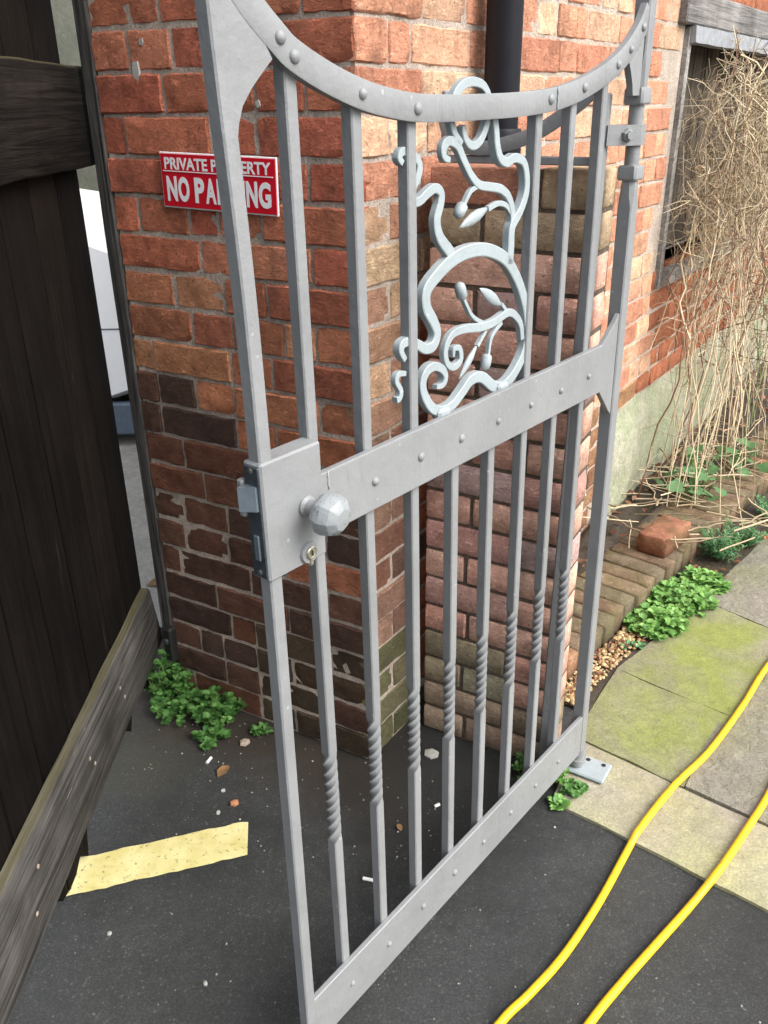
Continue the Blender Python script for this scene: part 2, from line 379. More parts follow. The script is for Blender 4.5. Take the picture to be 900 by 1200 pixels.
M['soil'] = mat_slab('bed_soil', (0.035, 0.026, 0.019), (0.075, 0.055, 0.04), (0.05, 0.05, 0.025), 0.3, 1.0)
M['plinth'] = mat_slab('pale_render', L(150, 146, 128), L(184, 180, 164), L(136, 146, 112), 0.8, 1.0)

def mat_yellow():
    t = NT('road_yellow'); p = t.pos()
    n = t.noise(p, 120, 5, 0.7); w = t.noise(p, 16, 4, 0.6)
    c = t.mix(t.ramp(w, [(0.35, 0), (0.65, 1)]), L(206, 194, 126), L(224, 214, 156))
    c = t.mix(t.ramp(n, [(0.34, 0.85), (0.41, 0)]), c, (0.07, 0.068, 0.05))
    c = t.mix(t.ramp(t.noise(p, 48, 5, 0.75), [(0.66, 0), (0.70, 0.85)]), c, (0.075, 0.072, 0.055))
    t.base(c); t.rough(0.75, 0.35); b = t.bump(t.noise(p, 210, 6, 0.8, 0.3), 0.5, 0.003); t.bump(n, 0.4, 0.002, b)
    return t.m
M['yellow'] = mat_yellow()
def mat_hose():
    t = NT('yellow_cable_pvc'); p = t.pos()
    t.base(t.mix(t.ramp(t.noise(p, 30, 4, 0.6), [(0.56, 0), (0.72, 0.6)]), L(244, 198, 26), L(168, 134, 36))); t.rough(0.38, 0.5)
    t.b.inputs['Coat Weight'].default_value = 0.1
    return t.m
M['hose'] = mat_hose()

# ------------------------------------------------------------------ key positions (metres)
C0 = Vector((-0.0407, 1.6198, 0))                                   # foot of the building's corner
d1 = Vector((-0.8704, 0.4924, 0)); n1 = Vector((-0.4924, -0.8704, 0))   # sign wall: along, outward
d2 = Vector((0.5664, 0.8241, 0)); n2 = Vector((0.8241, -0.5664, 0))     # side wall
PL = Vector((0.0903, 1.7474, 0)); pd = Vector((0.8704, -0.4924, 0)); pn = Vector((-0.4924, -0.8704, 0)); pb = -pn
COURSE = 0.0755
Z3 = Vector((0, 0, 1))

# ------------------------------------------------------------------ ground, yard, path
g = MB(); g.add([(-60, -60, 0), (60, -60, 0), (60, 60, 0), (-60, 60, 0)], [(0, 1, 2, 3)])
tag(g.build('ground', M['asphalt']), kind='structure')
g = MB(); g.add([(-12, 2.22, .004), (-0.62, 2.22, .004), (-0.4, 2.6, .004), (1.0, 12, .004), (-12, 12, .004)], [(0, 1, 2, 3, 4)])
tag(g.build('yard_ground', M['concrete']), kind='structure')
g = MB(); a, b = (-0.649, 1.282), (-0.31, 1.381)
ln = []
for i in range(29):
    k = i/28; ln.append((-0.80+0.49*k+0.002*random.uniform(-1, 1), 1.288+0.141*k + random.uniform(-.0022, .0022)+ (0.0 if i < 28 else -.006)))
lo = []
for i in range(29):
    k = i/28; lo.append((-0.79+0.489*k, 1.190+0.142*k + random.uniform(-.0022, .0022)))
g.add([(x, y, .0045) for x, y in ln]+[(x, y, .0045) for x, y in lo], [(i, i+1, 29+i+1, 29+i) for i in range(28)])
tag(g.build('road_marking', M['yellow']), kind='structure')

# path: joints sheet, then slabs as pieces
path = MB(); path.add([(0.385, 1.468, .005), (2.3, -0.07, .005), (5.2, 3.4, .005), (3.4, 4.9, .005), (1.42, 2.75, .005), (0.93, 2.255, .005), (0.646, 1.981, .005), (0.546, 1.862, .005), (0.43, 1.66, .005)], [tuple(range(8, -1, -1))])
path = tag(path.build('path', M['joint']), kind='structure')

def slab(pts, top, mat, name='paving_slab', inset=0.0014, sub=10):
    """flagstone with slightly uneven top and worn edges"""
    mb = MB(); P = [Vector((x, y, 0)) for x, y in pts]; c = sum(P, Vector())/4
    grid = []; s0 = random.uniform(0, 50)
    for j in range(sub+1):
        for i in range(sub+1):
            a, b = i/sub, j/sub
            q = P[0]*(1-a)*(1-b)+P[1]*a*(1-b)+P[2]*a*b+P[3]*(1-a)*b
            edge = i in (0, sub) or j in (0, sub)
            q = q + (c-q).normalized()*(inset*(1.0 if edge else 0.2)) + Vector((noise.noise(q*9+Vector((s0, 0, 0))), noise.noise(q*9+Vector((0, s0, 0))), 0))*0.006*edge
            h = top + 0.0025*noise.noise(q*6+Vector((s0, 0, 0))) - (0.0022 if edge else 0)
            grid.append((q.x, q.y, h))
    n = sub+1; mb.add(grid, [(j*n+i, j*n+i+1, (j+1)*n+i+1, (j+1)*n+i) for j in range(sub) for i in range(sub)])
    rim = [j for j in range(n)] + [k*n+n-1 for k in range(1, n)] + [(n-1)*n+k for k in range(n-2, -1, -1)] + [k*n for k in range(n-2, 0, -1)]
    base = len(mb.v); mb.v += [(mb.v[i][0], mb.v[i][1], -0.01) for i in rim]
    for k in range(len(rim)):
        k2 = (k+1) % len(rim); mb.f.append((rim[k], rim[k2], base+k2, base+k))
    return mb.build(name, mat, path, sharp=50)
slab([(0.47, 1.69), (0.69, 1.51), (0.902, 1.748), (0.645, 1.968)], .013, M['slab_green'])
slab([(0.645, 1.968), (0.902, 1.748), (1.196, 2.178-.06), (1.01, 2.325)], .014, M['slab_green'])
slab([(1.01, 2.325), (1.196, 2.118), (1.75, 2.66), (1.47, 2.86)], .013, M['slab_grey'])
slab([(0.69, 1.51), (1.10, 1.17), (1.25, 1.42), (0.842, 1.735)], .016, M['slab_grey'])
slab([(0.842, 1.735), (1.25, 1.42), (1.72, 1.95), (1.196, 2.118)], .013, M['slab_grey'])
slab([(1.196, 2.118), (1.72, 1.95), (2.3, 2.5), (1.75, 2.66)], .014, M['slab_grey'])
slab([(1.47, 2.86), (1.75, 2.66), (2.45, 3.45), (2.2, 3.66)], .013, M['slab_green'])
slab([(1.10, 1.17), (1.7, .67), (2.0, 1.0), (1.25, 1.42)], .014, M['slab_grey'])
slab([(1.25, 1.42), (2.0, 1.0), (2.5, 1.6), (1.72, 1.95)], .013, M['slab_grey'])
slab([(1.75, 2.66), (2.3, 2.5), (3.1, 3.3), (2.45, 3.45)], .013, M['slab_grey'])
slab([(0.372, 1.478), (0.76, 1.165), (0.862, 1.362), (0.475, 1.684)], .011, M['strip'], 'edging_slab', .001, 12)
slab([(0.76, 1.165), (1.45, .62), (1.57, .78), (0.862, 1.362)], .011, M['strip'], 'edging_slab', .001, 12)

# ------------------------------------------------------------------ bricks
def brick_verts(Lb, Hb, depth, seed, nx=6, nz=3, rough=0.003, r=0.0027, jit=0.0016):
    """face at y=0 (outward +y), centred in x and z"""
    rnd = random.Random(seed); vs, fs = [], []
    so = Vector((seed*3.7, seed*1.3, 0))
    def fr(i, j):
        x = -Lb/2+r+(Lb-2*r)*i/nx; z = -Hb/2+r+(Hb-2*r)*j/nz
        e = 0.35 if (i in (0, nx) or j in (0, nz)) else 1
        corner = (i in (0, nx)) and (j in (0, nz))
        x += rnd.uniform(-1, 1)*jit; z += rnd.uniform(-1, 1)*jit*0.8
        y = noise.noise(Vector((x*22, z*30, 0))+so)*rough*0.9 + rnd.uniform(-1, 1)*rough*0.35 - (1-e)*rough*0.25
        if corner and rnd.random() < .35: y -= r*rnd.uniform(0.3, 1.6)
        return (x, y, z)
    for j in range(nz+1):
        for i in range(nx+1): vs.append(fr(i, j))
    n = nx+1
    for j in range(nz):
        for i in range(nx): fs.append((j*n+i, j*n+i+1, (j+1)*n+i+1, (j+1)*n+i))
    rim = [i for i in range(n)]+[k*n+nx for k in range(1, nz+1)]+[nz*n+k for k in range(nx-1, -1, -1)]+[k*n for k in range(nz-1, 0, -1)]
    m = len(rim); b = len(vs)
    for i in rim:
        x, y, z = vs[i]
        sx = 1 if x > Lb/2-r*2.2 else (-1 if x < -Lb/2+r*2.2 else 0); sz = 1 if z > Hb/2-r*2.2 else (-1 if z < -Hb/2+r*2.2 else 0)
        q = 0.75 if sx and sz else 1
        vs.append((x+sx*r*q + rnd.uniform(-1, 1)*jit*0.5, y-r*1.1, z+sz*r*q + rnd.uniform(-1, 1)*jit*0.5))
    for k in range(m):
        vs.append((vs[b+k][0], -depth, vs[b+k][2]))
    for k in range(m):
        k2 = (k+1) % m
        fs.append((rim[k], b+k, b+k2, rim[k2])); fs.append((b+k, b+m+k, b+m+k2, b+k2))
    fs.append(tuple(b+m+k for k in range(m)))
    return vs, fs

BR = {}
def brick_mesh(kind, var, Lb, Hb, depth, mat, **kw):
    key = (kind, var, mat.name)
    if key not in BR:
        mb = MB(); mb.add(*brick_verts(Lb, Hb, depth, var*17+int(Lb*1000)+3, **kw)); me = mb.mesh('brick', True); me.set_sharp_from_angle(angle=R(38)); me.materials.append(mat); BR[key] = me
    return BR[key]

def colr_jit(c, rnd, v=0.14):
    k = 1+rnd.uniform(-v, v); h = rnd.uniform(-0.06, 0.06)
    return (min(1, c[0]*k), min(1, c[1]*k*(1+h)), min(1, c[2]*k*(1+h)), 1)

# colours of the bricks themselves; side wall set paled to paint in stronger light
ORANGE = [L(202, 130, 96), L(206, 134, 100), L(192, 120, 90), L(206, 146, 110), L(188, 116, 90)]
DARK = [L(90, 66, 56), L(98, 70, 58), L(82, 62, 54), L(106, 75, 61)]
SIDE_LIT = [L(220, 164, 132), L(226, 178, 146), L(214, 152, 122), L(226, 186, 154), L(210, 146, 118)]
CREAM = [L(190, 152, 122), L(200, 168, 136), L(176, 130, 104), L(182, 140, 116)]

building = empty('brick_building', Matrix.Translation(C0), 'old red brick building whose corner carries the red parking sign', 'building')
NB = 34    # courses
def lay(wall_name, D, N, flip, smax, colour_fn, part_fn, hole_fn, seed, corner_long):
    rnd = random.Random(seed)
    wall = bpy.data.objects.get(wall_name)
    X = -D if flip else D
    rot = basis(X, N, (0, 0, 0)).to_3x3()
    stuff = MB(); stuff_cols = []
    for k in range(NB):
        zc = COURSE*(k+0.5)
        long_first = (k % 2 == 0) == corner_long
        s = 0.0; first = True
        while s < smax-0.03:
            if first: l = 0.215 if long_first else 0.102
            else: l = rnd.choice((0.215, 0.215, 0.215, 0.104, 0.104, 0.16)) if rnd.random() < 0.85 else rnd.choice((0.07, 0.13))
            if not first and wall_name == 'side_wall' and k % 5 == 2: l = 0.104
            if s+l > smax-0.05: l = smax-s
            gap = 0.010+rnd.uniform(-.002, .002)
            x0 = s if (first and not (not long_first and False)) else s
            Lb = l - gap*0.2
            hb = COURSE-0.0078+rnd.uniform(-.0025, .0018)
            sc = s + l/2
            if not hole_fn(sc, zc, l):
                out = rnd.uniform(-.003, .003)
                var = rnd.randrange(8)
                base = 0.215 if Lb > 0.15 else 0.105
                kind = 's' if base > 0.2 else 'h'
                c = colour_fn(sc, zc, rnd)
                P = D*sc + N*out + Z3*zc
                rz = rnd.uniform(-.010, .010)
                sx, sz = Lb/base, hb/0.064
                if part_fn(sc, zc):
                    me = brick_mesh(kind, var, base, 0.064, 0.098, M['brick'], nx=10 if kind == 's' else 5, nz=4)
                    o = bpy.data.objects.new('brick', me); col.objects.link(o); o.parent = wall
                    mm = rot.to_4x4() @ Matrix.Rotation(rz, 4, 'Y') @ Matrix.Diagonal((sx, 1, sz, 1)); mm.translation = P
                    o.matrix_local = mm; o.color = c
                else:
                    v, f = brick_verts(base, 0.064, 0.05, var*17+5, 3, 2)
                    stuff.add([rot @ Vector((x*sx, y, z*sz)) + P for x, y, z in v], f)
            s += l + gap*0.5; first = False
    o = stuff.build('far_bricks', M['brick'], wall, smooth=True); o['kind'] = 'stuff'
    return o

# mortar cores behind the bricks
def core(name, mat, pts_bottom, h, parent):
    mb = MB(); mb.rings([[(*p, 0.0) for p in pts_bottom], [(*p, h) for p in pts_bottom]]); return mb.build(name, mat, parent)
def w2(s, o=0.0): p = d2*s+n2*o; return (p.x, p.y)
def w1(s, o=0.0): p = d1*s+n1*o; return (p.x, p.y)
REC = -0.0042
HB = NB*COURSE
q = d1*0.006 + n1*REC
wall_a = core('sign_wall', M['mortar'], [w1(0.0085, REC), w1(0.60, REC), w1(0.60, -0.11), w1(0.12, -0.11)], HB, building)
# side wall core with the window opening left free: three blocks
def w2block(mb, s0, s1, z0, z1, o0=-0.20, o1=REC):
    mb.rings([[(*w2(s0, o1), z0), (*w2(s1, o1), z0), (*w2(s1, o0), z0), (*w2(s0, o0), z0)], [(*w2(s0, o1), z1), (*w2(s1, o1), z1), (*w2(s1, o0), z1), (*w2(s0, o0), z1)]])
WS0, WS1, WZ0, WZ1 = 1.80, 3.35, 0.90, 1.66
mb = MB(); w2block(mb, 0.0085, WS0, 0, HB); w2block(mb, WS0, WS1, 0, WZ0); w2block(mb, WS0, WS1, WZ1+0.09, HB); w2block(mb, WS1, 6.5, 0, HB)
wall_b = mb.build('side_wall', M['mortar'], building)
# back of the building so that light does not leak through
mb = MB(); mb.rings([[(*w1(.60, -.10), z), (*w2(6.5, -.9), z), (*w2(6.5, -.88), z), (*w1(.58, -.10), z)] for z in (0, HB)]); mb.rings([[(*w1(.60, -.10), z), (*w2(6.5, -.9), z), (*w2(6.5, -.05), z), (*w1(.1, -.10), z)] for z in (HB-.02, HB)])
mb.build('back_wall', M['mortar_dark'], building)

def col1(s, z, rnd):
    lim = 0.58+0.30*min(1, s/.6)+rnd.gauss(0, .11)
    if z < lim:
        c = rnd.choice(DARK)
        if rnd.random() < 0.10: c = L(122, 80, 62)
        elif z > 0.55 and rnd.random() < .45: c = rnd.choice((L(124, 84, 64), L(112, 76, 60)))
        if z < 0.30 and s < 0.3 and rnd.random() < .8: c = rnd.choice((L(86, 72, 56), L(92, 72, 56), L(78, 66, 52)))
    else:
        c = rnd.choice(ORANGE)
        if z < lim+0.28: c = tuple(a*.82 for a in c) if rnd.random() < .4 else rnd.choice((L(190, 132, 96), L(194, 126, 92), L(176, 112, 84)))
        if z > 1.15: c = rnd.choice((L(202, 120, 92), L(206, 126, 96), L(194, 112, 88), L(206, 134, 104)))
    return colr_jit(c, rnd)
def col2(s, z, rnd):
    if s < 0.3:
        if z < 0.33: c = rnd.choice((L(104, 104, 74), L(112, 106, 80), L(98, 92, 74)))
        elif z < 0.85: c = rnd.choice((L(140, 100, 82), L(120, 92, 78), L(150, 118, 100), L(110, 80, 66)))
        elif z < 1.3: c = rnd.choice(CREAM)
        else: c = rnd.choice(SIDE_LIT)
    else:
        c = rnd.choice(SIDE_LIT)
        if z < 0.55: c = rnd.choice((L(170, 128, 92), L(150, 112, 84)))
    return colr_jit(c, rnd)
lay('sign_wall', d1, n1, False, 0.605, col1, lambda s, z: z < 1.76, lambda s, z, l: False, 11, True)
lay('side_wall', d2, n2, True, 6.4, col2, lambda s, z: z < 1.80 and (s < 0.26 or (s < 1.2 and z > 1.1) or (1.2 <= s < 1.80)),
    lambda s, z, l: (WS0-0.02 < s+l*0.4 and s-l*0.4 < WS1 and WZ0 < z < WZ1+0.10) or (s > 1.45 and z < 0.44), 23, False).color = (*L(178, 112, 82), 1)
for o in wall_a.children:
    if o.get('kind') == 'stuff': o.color = (*L(160, 84, 60), 1)

for ss, zz, rx, rz_ in ((.492, 1.513, .0085, .017), (.470, 1.561, .005, .006), (.262, 1.50, .008, .016), (.235, 1.475, .004, .006), (.205, 1.452, .0045, .007)):
    k_ = random.uniform(0, 9); sp = MB(); pts_ = []
    for a_ in range(14):
        t_ = 2*math.pi*a_/14; q_ = 1+.35*noise.noise(Vector((math.cos(t_)*1.5+k_, math.sin(t_)*1.5, 0)))
        pts_.append(tuple(d1*(ss+math.cos(t_)*rx*q_)+Z3*(zz+math.sin(t_)*rz_*q_)+n1*.0030))
    sp.rings([pts_, [tuple(Vector(p_)-n1*.006) for p_ in pts_]]); sp.build('paint_splash', M['stone_white'], wall_a)
# pale rendered plinth along the foot of the side wall
mb = MB(); rows = []
for i in range(46):
    s = 1.42+i*0.11; top = 0.45+0.02*noise.noise(Vector((s*3, 0, 0))) - (0.12 if i == 0 else 0)
    rg = []
    for j in range(7):
        z = top*j/6; o = 0.022+0.012*noise.noise(Vector((s*4, z*6, 2)))+ (0.02*(1-z/.4) if z < .4 else 0) - (0.024 if j == 6 else 0)
        rg.append(Vector((*w2(s, o), z)))
    rows.append(rg)
mb.rings(rows, cap=False, close=False)
mb.build('plinth', M['plinth'], building, smooth=True)

# boarded window in the side wall
win = Matrix.Translation((0, 0, 0))
def w2box(mb, s0, s1, o0, o1, z0, z1):
    mb.rings([[(*w2(s0, o1), z0), (*w2(s1, o1), z0), (*w2(s1, o0), z0), (*w2(s0, o0), z0)], [(*w2(s0, o1), z1), (*w2(s1, o1), z1), (*w2(s1, o0), z1), (*w2(s0, o0), z1)]]); return mb
wroot = w2box(MB(), WS0, WS1, -.19, -.15, WZ0, WZ1).build('window', M['black'], building)
for i in range(9):
    s0 = WS0+.06+i*.165; w2box(MB(), s0, s0+.155, -.148, -.12-random.uniform(0, .012), WZ0+.02, WZ1-.03).build('board', M['window_wood'], wroot)
w2box(MB(), WS0, WS0+.035, -.14, .012, WZ0-.06, WZ1-.002).build('frame', M['lintel'], wroot)
w2box(MB(), WS0+.037, WS1, -.13, .035, WZ0-.05, WZ0).build('sill', M['lintel'], wroot)
ll = d2*((1.72+WS1+.3)/2)+n2*(-.05)+Z3*(WZ1+.052)
bm_ = MB(); bm_.cbox(-.075, .075, -(WS1+.3-1.72)/2, (WS1+.3-1.72)/2, -.047, .047, .005)
bm_.build('lintel', M['lintel'], wroot, matrix=basis(n2*1.0, d2, ll))
mb = MB(); rg = []
for i in range(40):
    s = WS0+.01+i*.04; zb = WZ1-.045+.006*noise.noise(Vector((s*7, 3, 0))); o = .026+.012*noise.noise(Vector((s*13, 0, 1)))
    rg.append([Vector((*w2(s, o), WZ1+.004)), Vector((*w2(s, o+.004), zb)), Vector((*w2(s, o-.02), zb-.004)), Vector((*w2(s, o-.03), WZ1+.002))])
mb.rings(rg); mb.build('flashing', M['lead'], wroot, sharp=20)

# ------------------------------------------------------------------ garden pier
pier = empty('brick_pier', Matrix.Translation(PL), 'slim purple brown brick pier behind the iron gate', 'pier')
PW, PDp, PC, PROWS = 0.338, 0.125, 0.0748, 18
def pw(a, b): p = pd*a+pb*b; return (p.x, p.y)
mb = MB(); mb.rings([[(*pw(.007, .006), z), (*pw(PW-.007, .006), z), (*pw(PW-.007, PDp-.006), z), (*pw(.007, PDp-.006), z)] for z in (0, PROWS*PC-.006)])
mb.build('mortar_core', M['mortar_dark'], pier)
PCOL = [L(196, 154, 136), L(186, 146, 134), L(200, 160, 140), L(172, 144, 138), L(200, 154, 136), L(168, 142, 134)]
PGREEN = [L(146, 134, 110), L(162, 138, 118), L(140, 130, 108)]
def pier_brick(a0, a1, k, rnd, rr):
    """full-depth brick with rounded arrises"""
    h = PC-.0085+rnd.uniform(-.0012, .0012); Lx = a1-a0-.0075; Dy = PDp-.002
    mb = MB(); rgs = []
    r = .008
    lev = [(-h/2, r*.55), (-h/2+.003, .0008), (0, 0), (h/2-.003, .0008), (h/2, r*.55)]
    for z, ins in lev:
        ring = []
        ncor = 5
        for cxs, cys, a_s in ((1, 1, 0), (-1, 1, 90), (-1, -1, 180), (1, -1, 270)):
            rad = rr if (cxs == 1 and a1 > PW-.01) else .006
            for t in range(ncor):
                an = R(a_s+90*t/(ncor-1)); X = Lx/2-ins; Y = Dy/2-ins
                q = max(rad-ins*.5, .001)
                x = cxs*(X-q)+q*math.cos(an); y = cys*(Y-q)+q*math.sin(an)
                x += rnd.uniform(-.0008, .0008); y += rnd.uniform(-.0012, .0012)
                ring.append((x, y, z+rnd.uniform(-.0012, .0012)))
        rgs.append(ring)
    mb.rings(rgs)
    return mb
rnd = random.Random(5)
for k in range(PROWS):
    if k % 2 == 0: cuts = [0, .105, .23, PW] if k % 4 else [0, .115, PW]
    else: cuts = [0, .215, PW]
    if k == PROWS-1: cuts = [0, .225, PW]
    for a0, a1 in zip(cuts, cuts[1:]):
        c = rnd.choice(PCOL)
        if k < 4 and rnd.random() < .75: c = rnd.choice(PGREEN)
        if k == 16: c = L(160, 140, 114) if rnd.random() < .8 else c
        if k == 17: c = L(176, 128, 106) if a0 == 0 else L(166, 142, 114)
        o = pier_brick(a0, a1, k, rnd, .020).build('brick', M['pier_brick'], pier, sharp=60)
        ctr = pd*((a0+a1)/2)+pb*(PDp/2+rnd.uniform(-.0015, .0015))+Z3*(PC*(k+.5))
        o.matrix_local = basis(pd, pb, ctr) @ Matrix.Rotation(rnd.uniform(-.008, .008), 4, 'Z'); o.color = colr_jit(c, rnd, .1)

# ------------------------------------------------------------------ black downpipe on the side wall
pc = C0 + d2*0.445 + n2*0.05
dp = empty('downpipe', Matrix.Translation(pc), 'black cast iron downpipe on the brick wall behind the gate', 'downpipe')
MB().lathe([(.036, 1.385), (.037, 1.39), (.037, 2.55), (.036, 2.551)], (0, 0, 0), (0, 0, 1), 24).build('pipe', M['pipe'], dp, sharp=40)
MB().lathe([(.033, .06), (.033, 1.33), (.040, 1.335), (.046, 1.345), (.046, 1.395), (.044, 1.40), (.037, 1.401)], (0, 0, 0), (0, 0, 1), 24).build('socket', M['pipe'], dp, sharp=40)

# ------------------------------------------------------------------ parking sign
sx = (d1*-1); so = C0 + d1*0.309 + n1*0.0075 + Z3*1.3145
sign = empty('parking_sign', basis(sx, -n1, so) @ Matrix.Rotation(R(1.3), 4, 'Y') @ Matrix.Diagonal((.962, 1, 1, 1)), 'red and white private property no parking sign on brick wall', 'sign')
MB().cbox(-.1475, .1475, -.002, .002, -.052, .052, .0012).build('white_border', M['white'], sign)
MB().cbox(-.1445, .1445, -.0034, -.0015, -.049, .049, .0004).build('panel', M['red'], sign)
MB().box(-.139, .139, -.0045, -.003, .0165, .0182).build('rule_line', M['white'], sign)
def text(body, size, off, width, loc, name, sxy=1.0):
    cu_ = bpy.data.curves.new(name, 'FONT'); cu_.body = body; cu_.size = size; cu_.offset = off; cu_.align_x = 'CENTER'; cu_.align_y = 'CENTER'
    cu_.extrude = 0.0002; cu_.resolution_u = 4
    o = bpy.data.objects.new(name, cu_); col.objects.link(o); bpy.context.view_layer.update()
    me = bpy.data.meshes.new_from_object(o.evaluated_get(bpy.context.evaluated_depsgraph_get())); bpy.data.objects.remove(o)
    xs = [v.co.x for v in me.vertices]; ys = [v.co.y for v in me.vertices]
    cx_, cy_ = (max(xs)+min(xs))/2, (max(ys)+min(ys))/2; k = width/(max(xs)-min(xs)); ky = size/(max(ys)-min(ys))
    for v in me.vertices: v.co = Vector((loc[0]+(v.co.x-cx_)*k, -.0042-v.co.z, loc[1]+(v.co.y-cy_)*ky))
    me.materials.clear(); me.materials.append(M['white'])
    return link(name, me, sign)
text('PRIVATE PROPERTY', .0225, .0006, .268, (0, .0315), 'lettering')
adv = dict(N=.72, O=.78, P=.67, A=.72, R=.73, K=.73, I=.30, G=.78)
tot = sum(adv.get(c_, .27) for c_ in 'NO PARKING'); xx = -.134
for c_ in 'NO PARKING':
    wl_ = .268*adv.get(c_, .27)/tot
    if c_ != ' ': text(c_, .047, .0020, wl_*(.90 if c_ != 'I' else .72), (xx+wl_/2, -.0155), 'letter')
    xx += wl_

# ------------------------------------------------------------------ iron gate (local x: latch to hinge, y: away from the camera, z: up)
gu = Vector((0.6450, 0.7642, 0.0050)); gw = Vector((-0.0137, 0.0050, 0.9999)); gn = gu.cross(gw)
GM = basis(gu, -gn, (0.4574, 1.5655, 0.020))
gate = empty('iron_gate', GM, 'open grey painted wrought iron gate with scroll work and lock', 'gate')
mg = M['gate']
A0, SP = -0.8046, 0.0985
BX = [A0+SP*i for i in range(8)]
def rivet(x, z, y, parent, r=.0062, mat=None):
    r *= random.uniform(.88, 1.12); x += random.uniform(-.0015, .0015); z += random.uniform(-.002, .002)
    MB().lathe([(r, -.001), (r, .0008), (r*.82, .0028), (r*.45, .0042), (0.0006, .0046)], (x, y, z), (0, -1, 0), 10).build('rivet', mat or mg, parent, smooth=True)

def sqbar(z0, z1, x, y, a, tw0=None, tw1=None, turns=2.25):
    """square bar; between tw0 and tw1 it is twisted"""
    rg = []; c = a/2; k = c*.8
    sec = [(c, k), (k, c), (-k, c), (-c, k), (-c, -k), (-k, -c), (k, -c), (c, -k)]
    zs = [(z0, 0)]
    if tw0 is not None:
        N = 66
        for i in range(N+1):
            t = i/N; e = t*t*(3-2*t)*.35+t*.65
            zs.append((tw0+(tw1-tw0)*t, 2*math.pi*turns*e))
    zs.append((z1, zs[-1][1]))
    for z, an in zs:
        ca, sa = math.cos(an), math.sin(an); q = 1.0
        if tw0 is not None and tw0 < z < tw1: q = 0.95
        rg.append([(x+(p*ca-r_*sa)*q, y+(p*sa+r_*ca)*q, z) for p, r_ in sec])
    return MB().rings(rg)

ARC = smooth_path([(-.900, 1.566), (-.8625, 1.5225), (-.826, 1.492), (-.806, 1.4785), (-.76, 1.4595), (-.707, 1.4435), (-.66, 1.4345), (-.608, 1.4285), (-.54, 1.427), (-.4645, 1.4276), (-.38, 1.4292), (-.302, 1.4335), (-.25, 1.440), (-.204, 1.449), (-.15, 1.4635), (-.099, 1.482), (-.058, 1.5046), (-.022, 1.534), (-.002, 1.562)], 4)
def arcz(x): return min(ARC, key=lambda p: abs(p[0]-x))[1]
stl = []
for z, dx in smooth_path([(.02, -.009), (.15, -.008), (.6, -.0035), (.9, 0), (1.1, 0), (1.25, -.001), (1.36, -.0045), (1.5, -.010), (1.8, -.018)], 4):   # the old stile is slightly bowed
    stl.append([(dx+x, y, z) for x, y in ((-.903, -.001), (-.901, -.003), (-.8855, -.003), (-.8835, -.001), (-.8835, .0145), (-.8855, .0165), (-.901, .0165), (-.903, .0145))])
MB().rings(stl).build('latch_stile', mg, gate, sharp=30)
for i, x in enumerate(BX):
    top = arcz(x)-.004 if i not in (3, 4) else 1.0
    sqbar(.062, top, x, .018, .0175, .418, .590).build('bar', mg, gate, sharp=28)
mr = MB().prism([(-.812, .945), (-.066, .943), (-.024, .897), (-.011, .885), (-.011, 1.080), (-.028, 1.064), (-.070, 1.033), (-.812, 1.029)][::-1], 0, .010).build('middle_rail', mg, gate)
bv = mr.modifiers.new('soften', 'BEVEL'); bv.width = .0016; bv.segments = 2; bv.limit_method = 'ANGLE'
for x in BX[1:]: rivet(x, .987, 0, mr)
br_ = MB().cbox(-.892, -.006, 0, .010, .046, .155, .0015).build('bottom_rail', mg, gate)
for x in BX: rivet(x, .102, 0, br_)
ar = MB().ribbon(ARC, .0305, 0, .012, .12).build('top_arch', mg, gate, sharp=35)
for x, z in ((-.826, 1.492), (-.806, 1.478), (-.707, 1.4435), (-.608, 1.4285), (-.302, 1.4335), (-.204, 1.449), (-.099, 1.482), (-.058, 1.5046), (-.022, 1.534)): rivet(x, z, 0, ar, .0068)
wl = MB().tube([(-.283+.0015*math.sin(k*3), -.0012, 1.419+k*.0045) for k in range(8)], .0011, 5).build('weld_seam', M['scroll'], ar, smooth=True)
MB().prism([(-.899, 1.562), (-.866, 1.522), (-.836, 1.4745), (-.850, 1.463), (-.866, 1.449), (-.879, 1.434), (-.886, 1.418), (-.8895, 1.402), (-.892, 1.402)], .001, .009).build('corner_plate', mg, gate)
MB().prism([(-.012, 1.545), (-.024, 1.527), (-.055, 1.498), (-.060, 1.487), (-.050, 1.472), (-.041, 1.455), (-.036, 1.438), (-.012, 1.438)][::-1], .001, .012).build('corner_plate', mg, gate)
# hinge post with turned neck
hx, hy = .006, .012
hp = MB()
def sq(z, a, cham): 
    c = a/2; k = c*cham
    return [(hx+p, hy+q, z) for p, q in ((c, k), (k, c), (-k, c), (-c, k), (-c, -k), (-k, -c), (k, -c), (c, -k))]
hp.rings([sq(.055, .0265, .82), sq(1.262, .0265, .82), sq(1.284, .0265, .5), sq(1.300, .026, .42), sq(1.306, .024, .42)])
hp.rings([sq(1.306, .032, .8), sq(1.309, .0355, .8), sq(1.326, .0355, .8), sq(1.330, .032, .8)])
hp.lathe([(.0125, 1.328), (.0125, 1.432)], (hx, hy, 0), (0, 0, 1), 16)
hp.rings([sq(1.424, .032, .8), sq(1.427, .0355, .8), sq(1.446, .0355, .8), sq(1.450, .032, .8)])
hp.rings([sq(1.449, .025, .45), sq(1.47, .026, .6), sq(1.50, .0265, .82), sq(1.82, .0265, .82)])
hpo = hp.build('hinge_post', mg, gate, sharp=30)
MB().lathe([(.016, -.006), (.016, .012), (.021, .0125), (.021, .026), (.017, .0265), (.017, .040), (.020, .0405), (.020, .056)], (hx, hy, 0), (0, 0, 1), 18).build('pivot_pin', mg, hpo, sharp=40)
